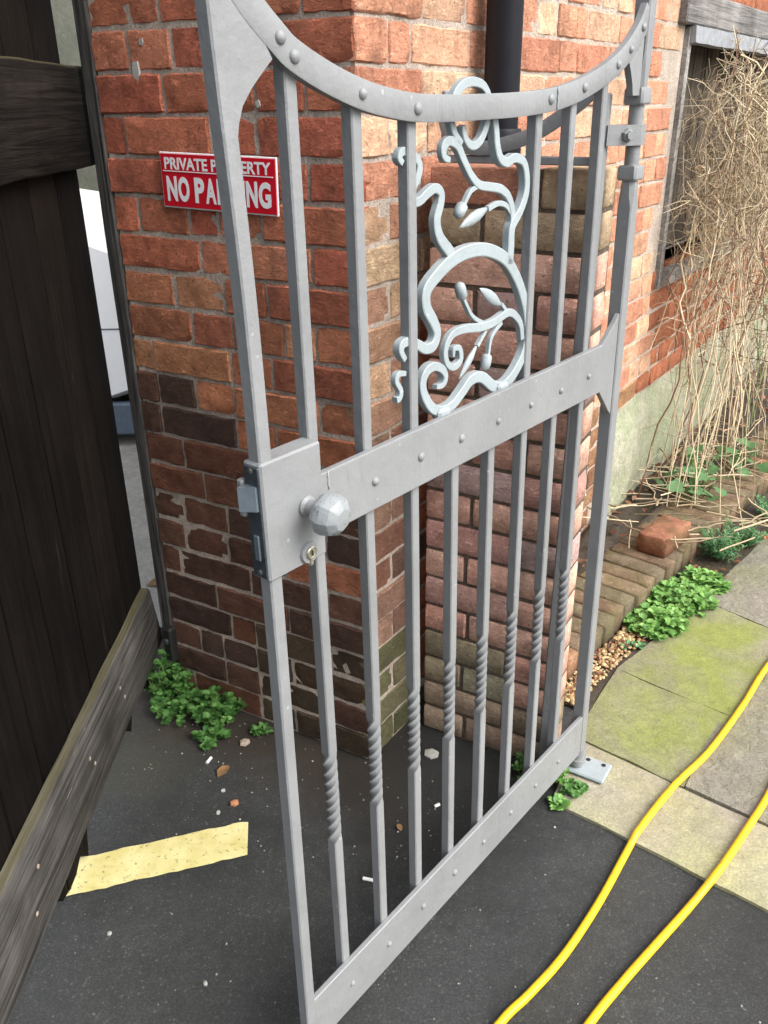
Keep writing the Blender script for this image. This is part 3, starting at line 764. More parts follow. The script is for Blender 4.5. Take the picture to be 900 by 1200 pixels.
# lock
lock = MB().cbox(-.9065, -.8095, -.007, .0225, .925, 1.075, .0025).build('lock_case', mg, gate)
fx = -.9065
MB().cbox(fx-.0022, fx+.001, -.0045, .0200, .929, 1.071, .0012).build('face_plate', M['face'], lock)
lb = MB(); lb.rings([[(fx-.001, -.001, z), (fx-.001, .017, z), (fx-.016, .017, z), (fx-.005, -.001, z)] for z in (1.018, 1.048)]); lb.build('latch_bolt', M['steel'], lock)
MB().cbox(fx-.004, fx, .003, .012, .952, .985, .001).build('dead_bolt', M['steel'], lock)
for z in (.936, 1.0655):
    MB().lathe([(.0035, 0), (.0035, .0032), (.0015, .0036)], (fx, .008, z), (-1, 0, 0), 10).build('screw', M['brass'], lock)
MB().lathe([(.013, -.002), (.013, .003), (.0115, .004), (.0095, .006), (.0095, .026), (.012, .028)], (-.840, -.007, 1.002), (0, -1, 0), 16).build('knob_neck', mg, lock, sharp=40)
kb = MB(); o_ = Vector((-.840, -.022, 1.002)); ax = Vector((0.10, -1, -.12)).normalized(); seg = 8
kb.lathe([(.010, 0), (.0200, .006), (.0268, .014), (.0275, .022), (.0240, .034), (.014, .042)], o_, ax, seg)
kbo = kb.build('knob', M['knob'], lock, sharp=60); kv = kbo.modifiers.new('worn', 'BEVEL'); kv.width = .0009; kv.segments = 2; kv.limit_method = 'ANGLE'; kv.angle_limit = R(12)
MB().tube([(-.7935+.0008*math.sin(k*2.1), -.0006, 1.005+k*.0035) for k in range(8)], [.0006, .0012, .0009, .0014, .0008, .0013, .001, .0005], 5).build('paint_run', M['stone_white'], mr, smooth=True)
MB().lathe([(.0145, -.001), (.0145, .002), (.0135, .004)], (-.842, -.007, .940), (0, -1, 0), 16).build('key_escutcheon', mg, lock, sharp=40)
MB().lathe([(.0085, -.001), (.0085, .0062), (.0075, .0072), (.0074, .0072), (.0068, .0058)], (-.8415, -.007, .9405), (0, -1, 0), 16).build('key_barrel', M['brass'], lock, sharp=40)
MB().cbox(-.8455, -.8375, -.0125, -.005, .922, .936, .002).build('barrel_tail', M['brass'], lock)
MB().box(-.8420, -.8408, -.0148, -.0135, .937, .944).build('key_slot', M['black'], lock)
MB().lathe([(.012, .0), (.012, .01), (.020, .018), (.026, .030), (.022, .040), (.01, .046)], (-.838, .0225, .986), (0, 1, 0), 9).build('rear_knob', mg, lock)
MB().cbox(fx-.006, fx+.004, .0205, .030, 1.005, 1.052, .002).build('strike_guard', mg, lock)

# scroll work (points in the plane of the gate)
SC = dict(
    ring=[(-0.551, 1.0722), (-0.5376, 1.0719), (-0.5312, 1.0826), (-0.5388, 1.095), (-0.5559, 1.1034), (-0.5726, 1.1014), (-0.583, 1.0891), (-0.5813, 1.0708), (-0.5632, 1.0453), (-0.5384, 1.0342), (-0.5129, 1.0359), (-0.4869, 1.0498), (-0.4659, 1.0621), (-0.4383, 1.0597), (-0.403, 1.0359), (-0.3701, 1.0321), (-0.3348, 1.0526), (-0.3141, 1.0819), (-0.3141, 1.1252), (-0.3317, 1.167), (-0.3582, 1.2022), (-0.3884, 1.2274), (-0.4355, 1.2446), (-0.4818, 1.2474), (-0.5183, 1.2406), (-0.5512, 1.2261), (-0.5742, 1.2093), (-0.5743, 1.1874), (-0.5605, 1.1681), (-0.5511, 1.1492), (-0.5592, 1.1335), (-0.577, 1.1326), (-0.5931, 1.1412), (-0.6109, 1.1499), (-0.6263, 1.149), (-0.63, 1.1401), (-0.6216, 1.127)],
    right_stem=[(-0.3724, 1.2163), (-0.3707, 1.2399), (-0.3690, 1.2680), (-0.3476, 1.2894), (-0.3341, 1.3141), (-0.3363, 1.3399), (-0.3473, 1.3559), (-0.3699, 1.3612), (-0.3885, 1.3563), (-0.4059, 1.3631), (-0.4152, 1.3794), (-0.4188, 1.3978), (-0.4245, 1.4196)],
    left_stem=[(-0.367, 1.2681), (-0.3673, 1.2883), (-0.3788, 1.3093), (-0.3997, 1.3221), (-0.429, 1.3276), (-0.4546, 1.3321), (-0.4749, 1.3461), (-0.4937, 1.3677), (-0.5066, 1.3834), (-0.5249, 1.3895), (-0.536, 1.3822), (-0.535, 1.3711), (-0.5233, 1.3668)],
    left_arm=[(-0.516, 1.2444), (-0.5233, 1.2541), (-0.5444, 1.274), (-0.5513, 1.2956), (-0.5432, 1.3154), (-0.5424, 1.3285), (-0.5545, 1.3352), (-0.5711, 1.3303), (-0.5863, 1.3229), (-0.599, 1.3228), (-0.603, 1.3353), (-0.5902, 1.3513), (-0.5879, 1.3667), (-0.6042, 1.3794), (-0.6203, 1.3813), (-0.6264, 1.3747), (-0.6206, 1.3686)],
    loop=[(-0.4946, 1.4063), (-0.4881, 1.3901), (-0.4712, 1.3813), (-0.4519, 1.3887), (-0.4381, 1.4111), (-0.4353, 1.4361), (-0.4497, 1.4521), (-0.4737, 1.4568), (-0.4966, 1.4527), (-0.5135, 1.4391), (-0.5199, 1.4178), (-0.5128, 1.3983), (-0.4974, 1.3854)],
    bud_stalk=[(-0.4546, 1.3311), (-0.4732, 1.3251), (-0.4874, 1.3104)],
    bud=[(-0.4874, 1.3104), (-0.5025, 1.2946)],
    leaf_stalk=[(-0.364, 1.2808), (-0.3819, 1.2977), (-0.404, 1.3036), (-0.4301, 1.2985)],
    leaf=[(-0.4276, 1.2996), (-0.4959, 1.2806)],
    inner=[(-0.3258, 1.0944), (-0.3321, 1.1187), (-0.3504, 1.1367), (-0.3716, 1.1438), (-0.4084, 1.1365), (-0.4415, 1.136), (-0.484, 1.1412), (-0.5144, 1.1389), (-0.5301, 1.1214), (-0.5264, 1.1012), (-0.5096, 1.0913), (-0.4933, 1.0983), (-0.4963, 1.1157), (-0.5101, 1.1178), (-0.5099, 1.1065)],
    bud2_stalk=[(-0.4306, 1.1376), (-0.4636, 1.1559), (-0.4851, 1.1833)],
    bud2=[(-0.4861, 1.185), (-0.4957, 1.208)],
    leaf2_stalk=[(-0.3686, 1.1432), (-0.387, 1.16)],
    leaf2=[(-0.384, 1.1569), (-0.4438, 1.1918)],
    bud3_stalk=[(-0.3853, 1.1321), (-0.4117, 1.1152), (-0.4189, 1.0897)],
    bud3=[(-0.419, 1.0906), (-0.4257, 1.0671)],
    leaf3_stalk=[(-0.4274, 1.1277), (-0.4485, 1.1087)],
    leaf3=[(-0.447, 1.1105), (-0.4926, 1.0686)],
    curl=[(-0.6194, 1.108), (-0.6339, 1.11), (-0.6385, 1.1012), (-0.6301, 1.0876), (-0.6317, 1.0778), (-0.6393, 1.0755)],
)
sm = M['scroll']
def taper(n, w, e0=.35, e1=.35, k=3):
    return [w*(min(1, e0+(1-e0)*i/k))*(min(1, e1+(1-e1)*(n-1-i)/k)) for i in range(n)]
SY0, SY1 = .012, .0245
def strip(name, key, w, parent, e0=1.0, e1=1.0, y0=SY0, y1=SY1, sub=5):
    p = smooth_path(SC[key], sub); ww = taper(len(p), w, e0, e1, 8) if not hasattr(w, '__len__') else None
    if ww is None:
        n = len(p); m = len(w)-1
        ww = []
        for i in range(n):
            t = i/(n-1)*m; a = min(int(t), m-1); ww.append(w[a]+(w[a+1]-w[a])*(t-a))
    return MB().ribbon(p, ww, y0, y1, .17).build(name, sm, parent, sharp=28)
sw = strip('scroll_work', 'ring', [.006, .012, .014, .015, .016, .018, .018, .018, .019, .019, .017, .015, .013, .008], gate)
strip('stem', 'right_stem', [.017, .014, .013, .013, .012], sw)
strip('stem', 'left_stem', [.012, .0125, .012, .011, .012, .012, .007], sw, y1=SY1-.002, y0=SY0+.0015)
strip('stem', 'left_arm', [.018, .015, .013, .012, .011, .011, .010, .008], sw, y0=SY0+.001, y1=SY1-.001)
strip('stem', 'loop', [.008, .011, .011, .011, .011, .012, .012, .011, .008], sw, y0=.0135, y1=.0235)
strip('stem', 'inner', [.010, .012, .0125, .013, .011, .010, .010, .009, .005], sw, y0=SY0+.001, y1=SY1-.002)
strip('stem', 'curl', [.007, .008, .008, .008, .009], sw, y0=.014, y1=.023)
for k in ('bud_stalk', 'bud2_stalk', 'bud3_stalk'): strip('stalk', k, [.0075, .006, .0055], sw, y0=.0145, y1=.0215)
for k, w in (('leaf_stalk', .0075), ('leaf2_stalk', .006), ('leaf3_stalk', .0055)): strip('stalk', k, w, sw, y0=.0145, y1=.0215)
def blob(key, w, name, prof):
    a, b = [Vector((p[0], .018, p[1])) for p in SC[key]]
    t = (b-a); l = t.length; t.normalize(); s = t.cross(Vector((0, 1, 0))); rg = []
    for h, r_ in prof:
        rg.append([a+t*(h*l)+s*(math.cos(2*math.pi*k/10)*r_*w/2)+Vector((0, 1, 0))*(math.sin(2*math.pi*k/10)*r_*(w/2 if name == 'bud' else .0045)) for k in range(10)])
    MB().rings(rg).build(name, sm, sw, smooth=True)
BUD = [(0, .35), (.06, .8), (.15, 1), (.6, 1.02), (.85, .85), (.97, .45), (1, .1)]
LEAF = [(0, .2), (.15, .55), (.35, .95), (.55, 1), (.75, .75), (.9, .38), (1, .05)]
for k in ('bud', 'bud2', 'bud3'): blob(k, .0165, 'bud', BUD)
blob('leaf', .0175, 'leaf', LEAF); blob('leaf2', .0185, 'leaf', LEAF); blob('leaf3', .0125, 'leaf', LEAF)
for x, z in ((-.540, 1.027), (-.385, 1.027)): MB().cbox(x-.014, x+.014, .006, .024, z-.004, z+.012, .004).build('weld_pad', sm, sw)

# ------------------------------------------------------------------ pivot plate bolted to the paving
pp = GM @ Vector((hx, hy, 0)); pp.z = .0135
plate = empty('pivot_plate', basis(gu, Vector((gu.y*-1, gu.x, 0)), pp) @ Matrix.Rotation(R(8), 4, 'Z'), 'small grey bolted plate on paving under hinge side of iron gate', 'plate')
MB().cbox(-.028, .042, -.075, .024, 0, .009, .003).build('plate_base', M['scroll'], plate)
for y in (-.058, -.020): MB().lathe([(.0055, 0), (.0055, .0096), (.003, .0098)], (.028, y, 0), (0, 0, 1), 10).build('bolt_hole', M['black'], plate)

# ------------------------------------------------------------------ fixed iron frame on the pier (local x along the pier face, y back, z up)
fo = PL + pn*.020
FM = basis(pd, pb, fo)
fix = empty('fixed_frame', FM, 'fixed grey iron post and curved bar mounted on the brick pier', 'frame')
MB().cbox(.322, .346, -.012, .012, .01, 1.462, .003).build('post', mg, fix)
MB().cbox(.035, .322, -.005, .009, 1.350, 1.364, .002).build('rail', mg, fix)
MB().cbox(.040, .049, -.007, .012, 1.364, 1.47, .002).build('upright', mg, fix)
MB().ribbon(smooth_path([(.046, 1.44), (.050, 1.415), (.060, 1.395), (.085, 1.380), (.125, 1.376), (.165, 1.383), (.210, 1.396), (.255, 1.420), (.300, 1.452), (.330, 1.482)], 5), .024, -.010, .002, .12).build('curved_bar', mg, fix, sharp=35)
# hinge strap from the post round the gate's neck
hc = GM @ Vector((hx, hy, 1.378)); lc = FM.inverted() @ hc
st = MB(); r1 = .0185; zc = lc.z
dv = Vector((lc.x-.340, lc.y, 0)); ll_ = dv.length; dv.normalize(); sv2 = Vector((-dv.y, dv.x, 0))
outl = []
for k in range(13):
    an = -math.pi/2+math.pi*k/12; outl.append(Vector((lc.x, lc.y, 0))+dv*(r1*math.cos(an))+sv2*(r1*math.sin(an)))
outl = [Vector((.336, 0, 0))-sv2*r1*.9]+outl+[Vector((.336, 0, 0))+sv2*r1*.9]
st.rings([[(p.x, p.y, zc-.016) for p in outl], [(p.x, p.y, zc+.016) for p in outl]])
sto = st.build('hinge_strap', mg, fix)
bp = Vector((.340, 0, zc))+dv*.035-sv2*r1*.95
MB().lathe([(.011, -.004), (.011, .002), (.009, .005), (.007, .0052), (.007, .010)], bp, -sv2, 6).build('bolt', mg, sto)

# ------------------------------------------------------------------ timber gate on the left, swung towards the camera, and its post
tg = empty('timber_gate', Matrix.Translation((-.65, 1.945, 0)), 'black weathered timber board gate standing open at the left edge', 'gate')
rnd = random.Random(3)
edges = [0, .142, .288, .432, .580, .724, .868, 1.012, 1.158, 1.30]
for i in range(len(edges)-1):
    a, b = edges[i]+.0025, edges[i+1]-.0025; mb = MB(); rgs = []
    lg = rnd.random() < .55; jag = [(rnd.uniform(.005, .05) if (lg and rnd.random() < .6) else rnd.uniform(.07, .105)) for _ in range(5)]
    if i == 0: jag = [.03, .025, .04, .06, .10]
    nw = 4; prof = []
    for side in (0, 1):
        pass
    vs, fs = [], []; lev = [0, .08, .2, .5, 1.0, 1.5, 2.05]
    for xi, x in enumerate((-.011, .011)):
        for j, z in enumerate(lev):
            for k in range(nw+1):
                y = -(a+(b-a)*k/nw); zz = max(.004, jag[k]) if j == 0 else z
                if j == 1: zz = .125
                bow = .0015*noise.noise(Vector((i*5.1, z*2, k)))
                ch = -.002 if k in (0, nw) and xi == 1 else 0
                vs.append((x+bow+ch, y, zz))
    n = nw+1; off = n*len(lev)
    for xi in (0, 1):
        for j in range(len(lev)-1):
            for k in range(nw):
                q = (xi*off+j*n+k, xi*off+j*n+k+1, xi*off+(j+1)*n+k+1, xi*off+(j+1)*n+k); fs.append(q)
    for j in range(len(lev)-1):
        for k in (0, nw): fs.append((j*n+k, (j+1)*n+k, off+(j+1)*n+k, off+j*n+k))
    for k in range(nw):
        fs.append((k, k+1, off+k+1, off+k)); t_ = (len(lev)-1)*n; fs.append((t_+k, t_+k+1, off+t_+k+1, off+t_+k))
    mb.add(vs, fs); mb.build('board', M['board'], tg, sharp=40)
def rail(z0, z1, yend0, yend1, thick, mat, name, x0=.0135):
    """rail on the camera side of the boards with a worn, wavy edge; ends at the far side yend"""
    mb = MB(); rg = []
    N = 26
    for i in range(N+1):
        t = i/N; yt = yend0 - 1.30*t; yb = yend1 - 1.30*t
        wv = .006*noise.noise(Vector((t*9, z0*7, 0))); wb = .006*noise.noise(Vector((t*8, z0*3+5, 0)))
        xo = x0+thick+.002*noise.noise(Vector((t*14, 1, z0)))
        rg.append([(x0, yt, z1+wv), (xo-.005, yt, z1+wv), (xo, yt-.0, z1-.006+wv), (xo, (yt+yb)/2, (z0+z1)/2), (xo, yb, z0+.005+wb), (xo-.004, yb, z0+wb), (x0, yb, z0+wb)])
    mb.rings(rg); return mb.build(name, mat, tg, sharp=45)
rail(.118, .318, -.020, .034, .022, M['rail_grey'], 'lower_rail')
rail(1.338, 1.526, .046, .030, .030, M['rail_dark'], 'upper_rail')
for (yy, zz) in ((-.32, .20), (-.34, .24), (-.55, .205), (-.57, .235), (-.86, .25), (-.9, .18)):
    MB().lathe([(.0045, 0), (.004, .0015), (.002, .002)], (.0355, yy, zz), (1, 0, 0), 8).build('nail', M['stone'], tg)

pg = C0 + d1*.6225 + n1*(-.038)
post = empty('timber_post', basis(d1, n1, pg), 'thin weathered grey timber post fixed to left end of brick wall', 'post')
mb = MB(); rg = []
for i in range(19):
    z = .10+i*.125; w_ = .0195+.002*noise.noise(Vector((0, 3, z*3))); e = .003*noise.noise(Vector((5, 0, z*2.2)))
    rg.append([(w_+e, .034, z), (w_+e-.004, .040, z), (-w_+.004+e, .040, z), (-w_+e, .034, z), (-w_+e, -.045, z), (w_+e, -.045, z)])
mb.rings(rg); mb.build('upright', M['post'], post, sharp=40)
MB().cbox(-.028, .006, .030, .058, .10, .205, .006).build('bracket', M['black'], post)
MB().lathe([(.009, 0), (.009, .004), (.005, .006)], (-.010, .058, .165), (0, 1, 0), 10).build('bracket_bolt', M['face'], post)

# ------------------------------------------------------------------ yard beyond: grey wall and a white car
mb = MB(); mb.cbox(-9, 1.5, 6.6, 6.8, 0, 2.9, .01); yw = mb.build('yard_wall', M['yardwall'])
tag(yw, 'grey rendered wall at back of yard, seen past timber post', 'wall')
car = empty('parked_car', basis((-1, 0, 0), (0, -1, 0), (-.78, 4.62, 0)), 'white parked car seen through gap beside timber gate', 'car')   # local x: nose to tail, y: towards the camera side
prof = [(.04, .36), (.0, .50), (.03, .66), (.12, .80), (.45, .93), (1.0, 1.02), (1.55, 1.36), (1.95, 1.46), (2.9, 1.47), (3.5, 1.36), (3.85, 1.05), (3.95, .98), (3.98, .60), (3.95, .30), (3.35, .22), (2.6, .20), (1.2, .20), (.45, .22)]
mb = MB(); rg = []
for y, ins in ((-.84, .10), (-.80, .03), (-.6, .0), (.6, .0), (.80, .03), (.84, .10)):
    cz = .75
    rg.append([(2+(x-2)*(1-ins*.22), y*(1 if z < 1.0 else 1-(z-1.0)*.38), cz+(z-cz)*(1-ins*.5)) for x, z in prof])
mb.rings(rg); cb = mb.build('body', M['carwhite'], car, sharp=45)
for s in (-1, 1):
    MB().rings([[(1.12, s*.838, 1.0), (1.62, s*.715, 1.33), (2.2, s*.70, 1.38), (2.2, s*.838, .99)], [(1.12, s*.842, 1.0), (1.62, s*.72, 1.33), (2.2, s*.705, 1.38), (2.2, s*.842, .99)]]).build('side_window', M['glass'], cb)
    MB().rings([[(2.28, s*.838, .99), (2.28, s*.70, 1.38), (2.95, s*.70, 1.38), (3.45, s*.838, 1.0)], [(2.28, s*.842, .99), (2.28, s*.705, 1.38), (2.95, s*.705, 1.38), (3.45, s*.842, 1.0)]]).build('side_window', M['glass'], cb)
    for x in (.80, 3.20):
        wh = MB().lathe([(.20, -.10), (.30, -.10), (.315, -.07), (.315, .07), (.30, .10), (.20, .10)], (x, s*.76, .315), (0, 1, 0), 28).build('wheel', M['rubber'], car, sharp=40)
        MB().lathe([(.02, .0), (.19, .0), (.20, .085), (.06, .098), (.02, .10)], (x, s*.76, .315), (0, s, 0), 20).build('rim', M['face'], wh)
MB().rings([[(.36+.10*k, y, z) for y, z in ((-.845, .06), (-.845, .23), (.845, .23), (.845, .06))] for k in (0, -1, -2, -3.4)]).build('lower_valance', M['plastic'], car)
MB().cbox(.02, 3.94, .800, .8475, .06, .215, .01).build('sill', M['plastic'], car)
MB().box(.10, 3.7, .8385, .8405, .556, .561).build('body_seam', M['face'], cb)
for s in (-1, 1): MB().cbox(-.012, .14, s*.62-.13, s*.62+.13, .66, .76, .02).build('headlight', M['lamp'], cb)

# ------------------------------------------------------------------ planter: brick edging, soil bed, gravel
ke = Vector((math.sin(R(40.3)), math.cos(R(40.3)), 0)); kn = Vector((ke.y, -ke.x, 0)); KO = Vector((.592, 2.030, 0)) - ke*.30
edging = empty('brick_edging', Matrix.Translation(KO), 'row of mossy bricks on edge bordering the planting bed', 'edging')
rnd = random.Random(9); KC = [L(116, 104, 84), L(124, 108, 86), L(108, 98, 80), L(118, 100, 82), L(130, 110, 88)]
s = 0
while s < 3.1:
    wd_ = .066+rnd.uniform(-.003, .003)
    v, f = brick_verts(wd_, .205, .085, int(s*1000), 2, 6, .002, .0035, .0012)
    mb = MB(); mb.add(v, f); o = mb.build('brick', M['kerb_brick'], edging, smooth=True)
    ctr = ke*(s+wd_/2) - kn*(.1025+rnd.uniform(-.004, .004)) + Z3*(.085+rnd.uniform(-.004, .003))
    o.matrix_local = basis(ke, Z3, ctr) @ Matrix.Rotation(rnd.uniform(-.02, .02), 4, 'Y')
    c = rnd.choice(KC)
    if rnd.random() < .07: c = L(150, 112, 86)
    o.color = colr_jit(c, rnd, .1); s += wd_+.007
mb = MB(); mb.add([tuple(KO+ke*a-kn*b+Z3*z) for a, b, z in ((-.02, .006, 0), (3.1, .006, 0), (3.1, .006, .074), (-.02, .006, .074), (-.02, .2, .074), (3.1, .2, .074))], [(0, 1, 2, 3), (3, 2, 5, 4)])
mo = MB(); mo.v = [tuple(Vector(p)-KO) for p in mb.v]; mo.f = mb.f; mo.build('mortar_bed', M['mortar_dark'], edging)
# soil bed
mb = MB(); rows = []
for i in range(40):
    a = -.05+i*.09; p0 = KO+ke*a-kn*.185
    sw2 = (p0-C0).dot(d2); p1 = C0+d2*(sw2+.05)+n2*(-.01)
    rows.append([tuple(p0.lerp(p1, k/9)+Z3*(.068+.03*noise.noise(Vector((a*5, k*.7, 0)))+(.01 if 0 < k < 9 else 0))) for k in range(10)])
mb.rings(rows, cap=False, close=False); tag(mb.build('soil_bed', M['soil'], smooth=True), kind='structure')
def pathedge(t):
    P = [(.50, 1.80), (.546, 1.862), (.646, 1.981), (.784, 2.127), (.93, 2.257), (1.141, 2.455), (1.42, 2.75), (2.2, 3.66)]
    t = t*(len(P)-1); i = min(int(t), len(P)-2); f = t-i
    return Vector((P[i][0]+(P[i+1][0]-P[i][0])*f, P[i][1]+(P[i+1][1]-P[i][1])*f, 0))
# earth strip between edging and slabs
mb = MB(); rows = []
for i in range(33):
    p0 = pathedge(i/32)+Vector((.02, -.015, 0)); a = (p0-KO).dot(ke); p1 = KO+ke*a+kn*(-.01)
    rows.append([tuple(p0.lerp(p1, k/3)+Z3*(.007+.004*noise.noise(Vector((i*.8, k, 0))))) for k in range(4)])
mb.rings(rows, cap=False, close=False); tag(mb.build('earth_strip', M['soil'], smooth=True), kind='structure')

def pebble(mb, p, r, rnd, flat=.6):
    a = rnd.uniform(0, 6.28); ca, sa = math.cos(a), math.sin(a); e = rnd.uniform(.65, 1.0); rg = []
    for zz, q in ((-.9, .45), (-.35, .95), (.35, .9), (.9, .4)):
        ring = []
        for k in range(6):
            t = 2*math.pi*k/6; x = math.cos(t)*q*r*rnd.uniform(.85, 1.12); y = math.sin(t)*q*r*e*rnd.uniform(.85, 1.12)
            ring.append((p[0]+x*ca-y*sa, p[1]+x*sa+y*ca, p[2]+(zz+rnd.uniform(-.1, .1))*r*flat))
        rg.append(ring)
    mb.rings(rg)
rnd = random.Random(21); mb = MB()
for i in range(800):
    t = rnd.uniform(0.02, .75); p0 = pathedge(t*.62); a = (p0-KO).dot(ke); p1 = KO+ke*a
    p = p0.lerp(p1, rnd.uniform(.02, .98)); r_ = rnd.choice((.0032, .0042, .005, .006, .0075, .0095))
    pebble(mb, (p.x, p.y, .010+r_*rnd.uniform(.1, .5)), r_, rnd, .5)
tag(mb.build('gravel', M['gravel'], smooth=True), 'loose yellow gravel between brick edging and paving', 'gravel', kind='stuff')
# grit on the asphalt
mb = MB()
for i in range(420):
    x, y = rnd.uniform(-.62, .8), rnd.uniform(.75, 1.85)
    if rnd.random() < .45: x, y = rnd.uniform(-.6, .1), rnd.uniform(1.3, 1.85)
    p = Vector((x, y, 0))
    if (p-C0).dot(n1) < .01 and x < 0: continue
    if x > .05 and (y > 1.72-.85*x): continue
    r_ = rnd.choice((.0012, .0015, .002, .0026, .0034))
    pebble(mb, (x, y, r_*.3), r_*.85, rnd)
tag(mb.build('grit', M['grit'], smooth=True), 'small pale grit scattered on the asphalt', 'grit', kind='stuff')

# loose brick lying on the edging
lbm = MB(); v, f = brick_verts(.19, .10, .066, 77, 6, 4, .004, .004, .003); lbm.add(v, f)
o = lbm.build('loose_brick', M['kerb_brick'], smooth=True)
o.matrix_world = basis(Vector((.66, .75, 0)), Z3, (.945, 2.560, .158)) @ Matrix.Rotation(R(-90), 4, 'Y') @ Matrix.Rotation(R(90), 4, 'Y'); o.color = (*L(146, 102, 80), 1)
tag(o, 'loose orange brick lying on top of the brick edging', 'brick')

# ------------------------------------------------------------------ yellow cables on the ground
def cable(pts, label):
    p = smooth_path([(x, y, z) for x, y, z in pts], 6)
    o = MB().tube(p, .0078, 12).build('yellow_cable', M['hose'], smooth=True)
    return tag(o, label, 'cable', 'yellow cables')
def gz(x, y): # top of asphalt or paving
    return .0085 if (x-.377)*.63+(y-1.475)*.776 < 0 else .0225
h1 = [(-.4, .25), (-.1, .60), (.06, .80), (.189, .95), (.249, 1.004), (.325, 1.079), (.415, 1.191), (.509, 1.325), (.55, 1.376), (.664, 1.503), (.783, 1.615), (.934, 1.791), (1.072, 1.965), (1.3, 2.2), (1.7, 2.5)]
h2 = [(-.2, .25), (.1, .66), (.23, .82), (.344, .948), (.423, 1.026), (.508, 1.104), (.6, 1.188), (.689, 1.27), (.782, 1.372), (.869, 1.472), (.98, 1.62), (1.15, 1.85), (1.5, 2.1), (1.9, 2.3)]
cable([(x, y, gz(x, y)) for x, y in h1], 'yellow cable crossing the paving nearer the gate, left of its twin')
cable([(x, y, gz(x, y)) for x, y in h2], 'yellow cable nearer the bottom right corner, right of its twin')

# ------------------------------------------------------------------ weeds
def leaf(mb, p, d, up, l, w, fold=.25, shape=None):
    """one leaf: 7 verts, 4 faces"""
    d = Vector(d).normalized(); s = d.cross(up); s = s.normalized() if s.length > 1e-5 else d.orthogonal().normalized(); u_ = s.cross(d); p = Vector(p)
    a = [p, p+d*l*.35+s*w*.5+u_*w*fold, p+d*l*.75+s*w*.42+u_*w*fold*.8, p+d*l-u_*w*.15, p+d*l*.75-s*w*.42+u_*w*fold*.8, p+d*l*.35-s*w*.5+u_*w*fold, p+d*l*.4, p+d*l*.75]
    mb.add(a, [(0, 1, 6), (0, 6, 5), (1, 2, 7, 6), (6, 7, 4, 5), (2, 3, 7), (7, 3, 4)])
def weed(base, rad, h, nshoot, lsz, mat, label, seed, name='weed', round_=.8, group='weeds', z=0, drift=(0, 0, 0)):
    rnd = random.Random(seed); root = empty(name, Matrix.Translation((base[0], base[1], z)), label, 'weed', group)
    fo_, stm = MB(), MB(); drift = Vector(drift)
    for i in range(int(nshoot*1.35)):
        an = rnd.uniform(0, 6.28); q = rad*math.sqrt(rnd.random()); tip = Vector((math.cos(an)*q, math.sin(an)*q, h*rnd.uniform(.25, 1)*(1-.5*q/max(rad, .001))))+drift*rnd.random()
        foot = Vector((tip.x*.6, tip.y*.6, 0)); mid = foot.lerp(tip, .5)+Vector((rnd.uniform(-.006, .006), rnd.uniform(-.006, .006), .004))
        stm.tube([foot, mid, tip], .0011, 4)
        for k in range(3):
            c = (foot, mid, tip)[k] if k else mid*.7
            m = 6 if k == 2 else 3
            a0 = rnd.uniform(0, 6.28)
            for j in range(m):
                t = a0+j*2*math.pi/m+rnd.uniform(-.3, .3); el = rnd.uniform(.1, .8)
                d = Vector((math.cos(t)*math.cos(el), math.sin(t)*math.cos(el), math.sin(el)))
                l = lsz*rnd.choice((.45, .6, .75, .9, 1.1))
                cc = Vector(c); cc.z = max(cc.z, .003)
                leaf(fo_, cc, d, Z3, l, l*round_, rnd.uniform(.1, .3))
    f_ = fo_.build('foliage', mat, root, smooth=True); f_['kind'] = 'stuff'
    stm.build('stems', M['stemgreen'], root, smooth=True)
    return root
weed((-.585, 1.885), .055, .170, 34, .023, M['leaf_dark'], 'tall green weed growing at foot of the timber post', 31)
weed((-.545, 1.825), .072, .060, 34, .020, M['leaf_dark'], 'low green weed in front of the timber post', 32)
weed((-.440, 1.800), .072, .075, 40, .020, M['leaf_dark'], 'spreading green weed under the sign wall, between post and gate', 33)
weed((-.445, 1.715), .045, .025, 16, .019, M['leaf_dark'], 'small weed trailing onto asphalt below the spreading weed', 34)
weed((-.322, 1.725), .018, .018, 5, .020, M['leaf_dark'], 'tiny weed rosette beside the latch stile at brick wall foot', 35, round_=.5)
weed((.335, 1.572), .040, .055, 22, .012, M['leaf_dark'], 'dark leafy weed at pier foot behind iron gate bars', 36)
weed((.395, 1.545), .030, .110, 18, .016, M['leaf_bright'], 'bright weed climbing by the fixed iron post at pier foot', 37)
weed((.430, 1.505), .030, .040, 14, .013, M['leaf_dark'], 'weed beside the bolted pivot plate', 38)
weed((.392, 1.462), .018, .016, 4, .021, M['leaf_bright'], 'single pale weed at edge of asphalt near pivot plate', 39, round_=.7)
weed((.82, 2.185), .090, .060, 120, .021, M['leaf_bright'], 'bright clover like weeds between edging and paving, nearer half', 40, round_=.95)
weed((.935, 2.325), .105, .065, 120, .021, M['leaf_bright'], 'bright weed mat beside edging, farther half', 41, round_=.85)
weed((1.05, 2.43), .075, .045, 50, .026, M['leaf_bright'], 'pale weed at far end of the bright weed mat', 42, round_=.5)
weed((.72, 2.085), .030, .030, 8, .020, M['leaf_blue'], 'little weed sprouting from the yellow gravel', 43, round_=.4)
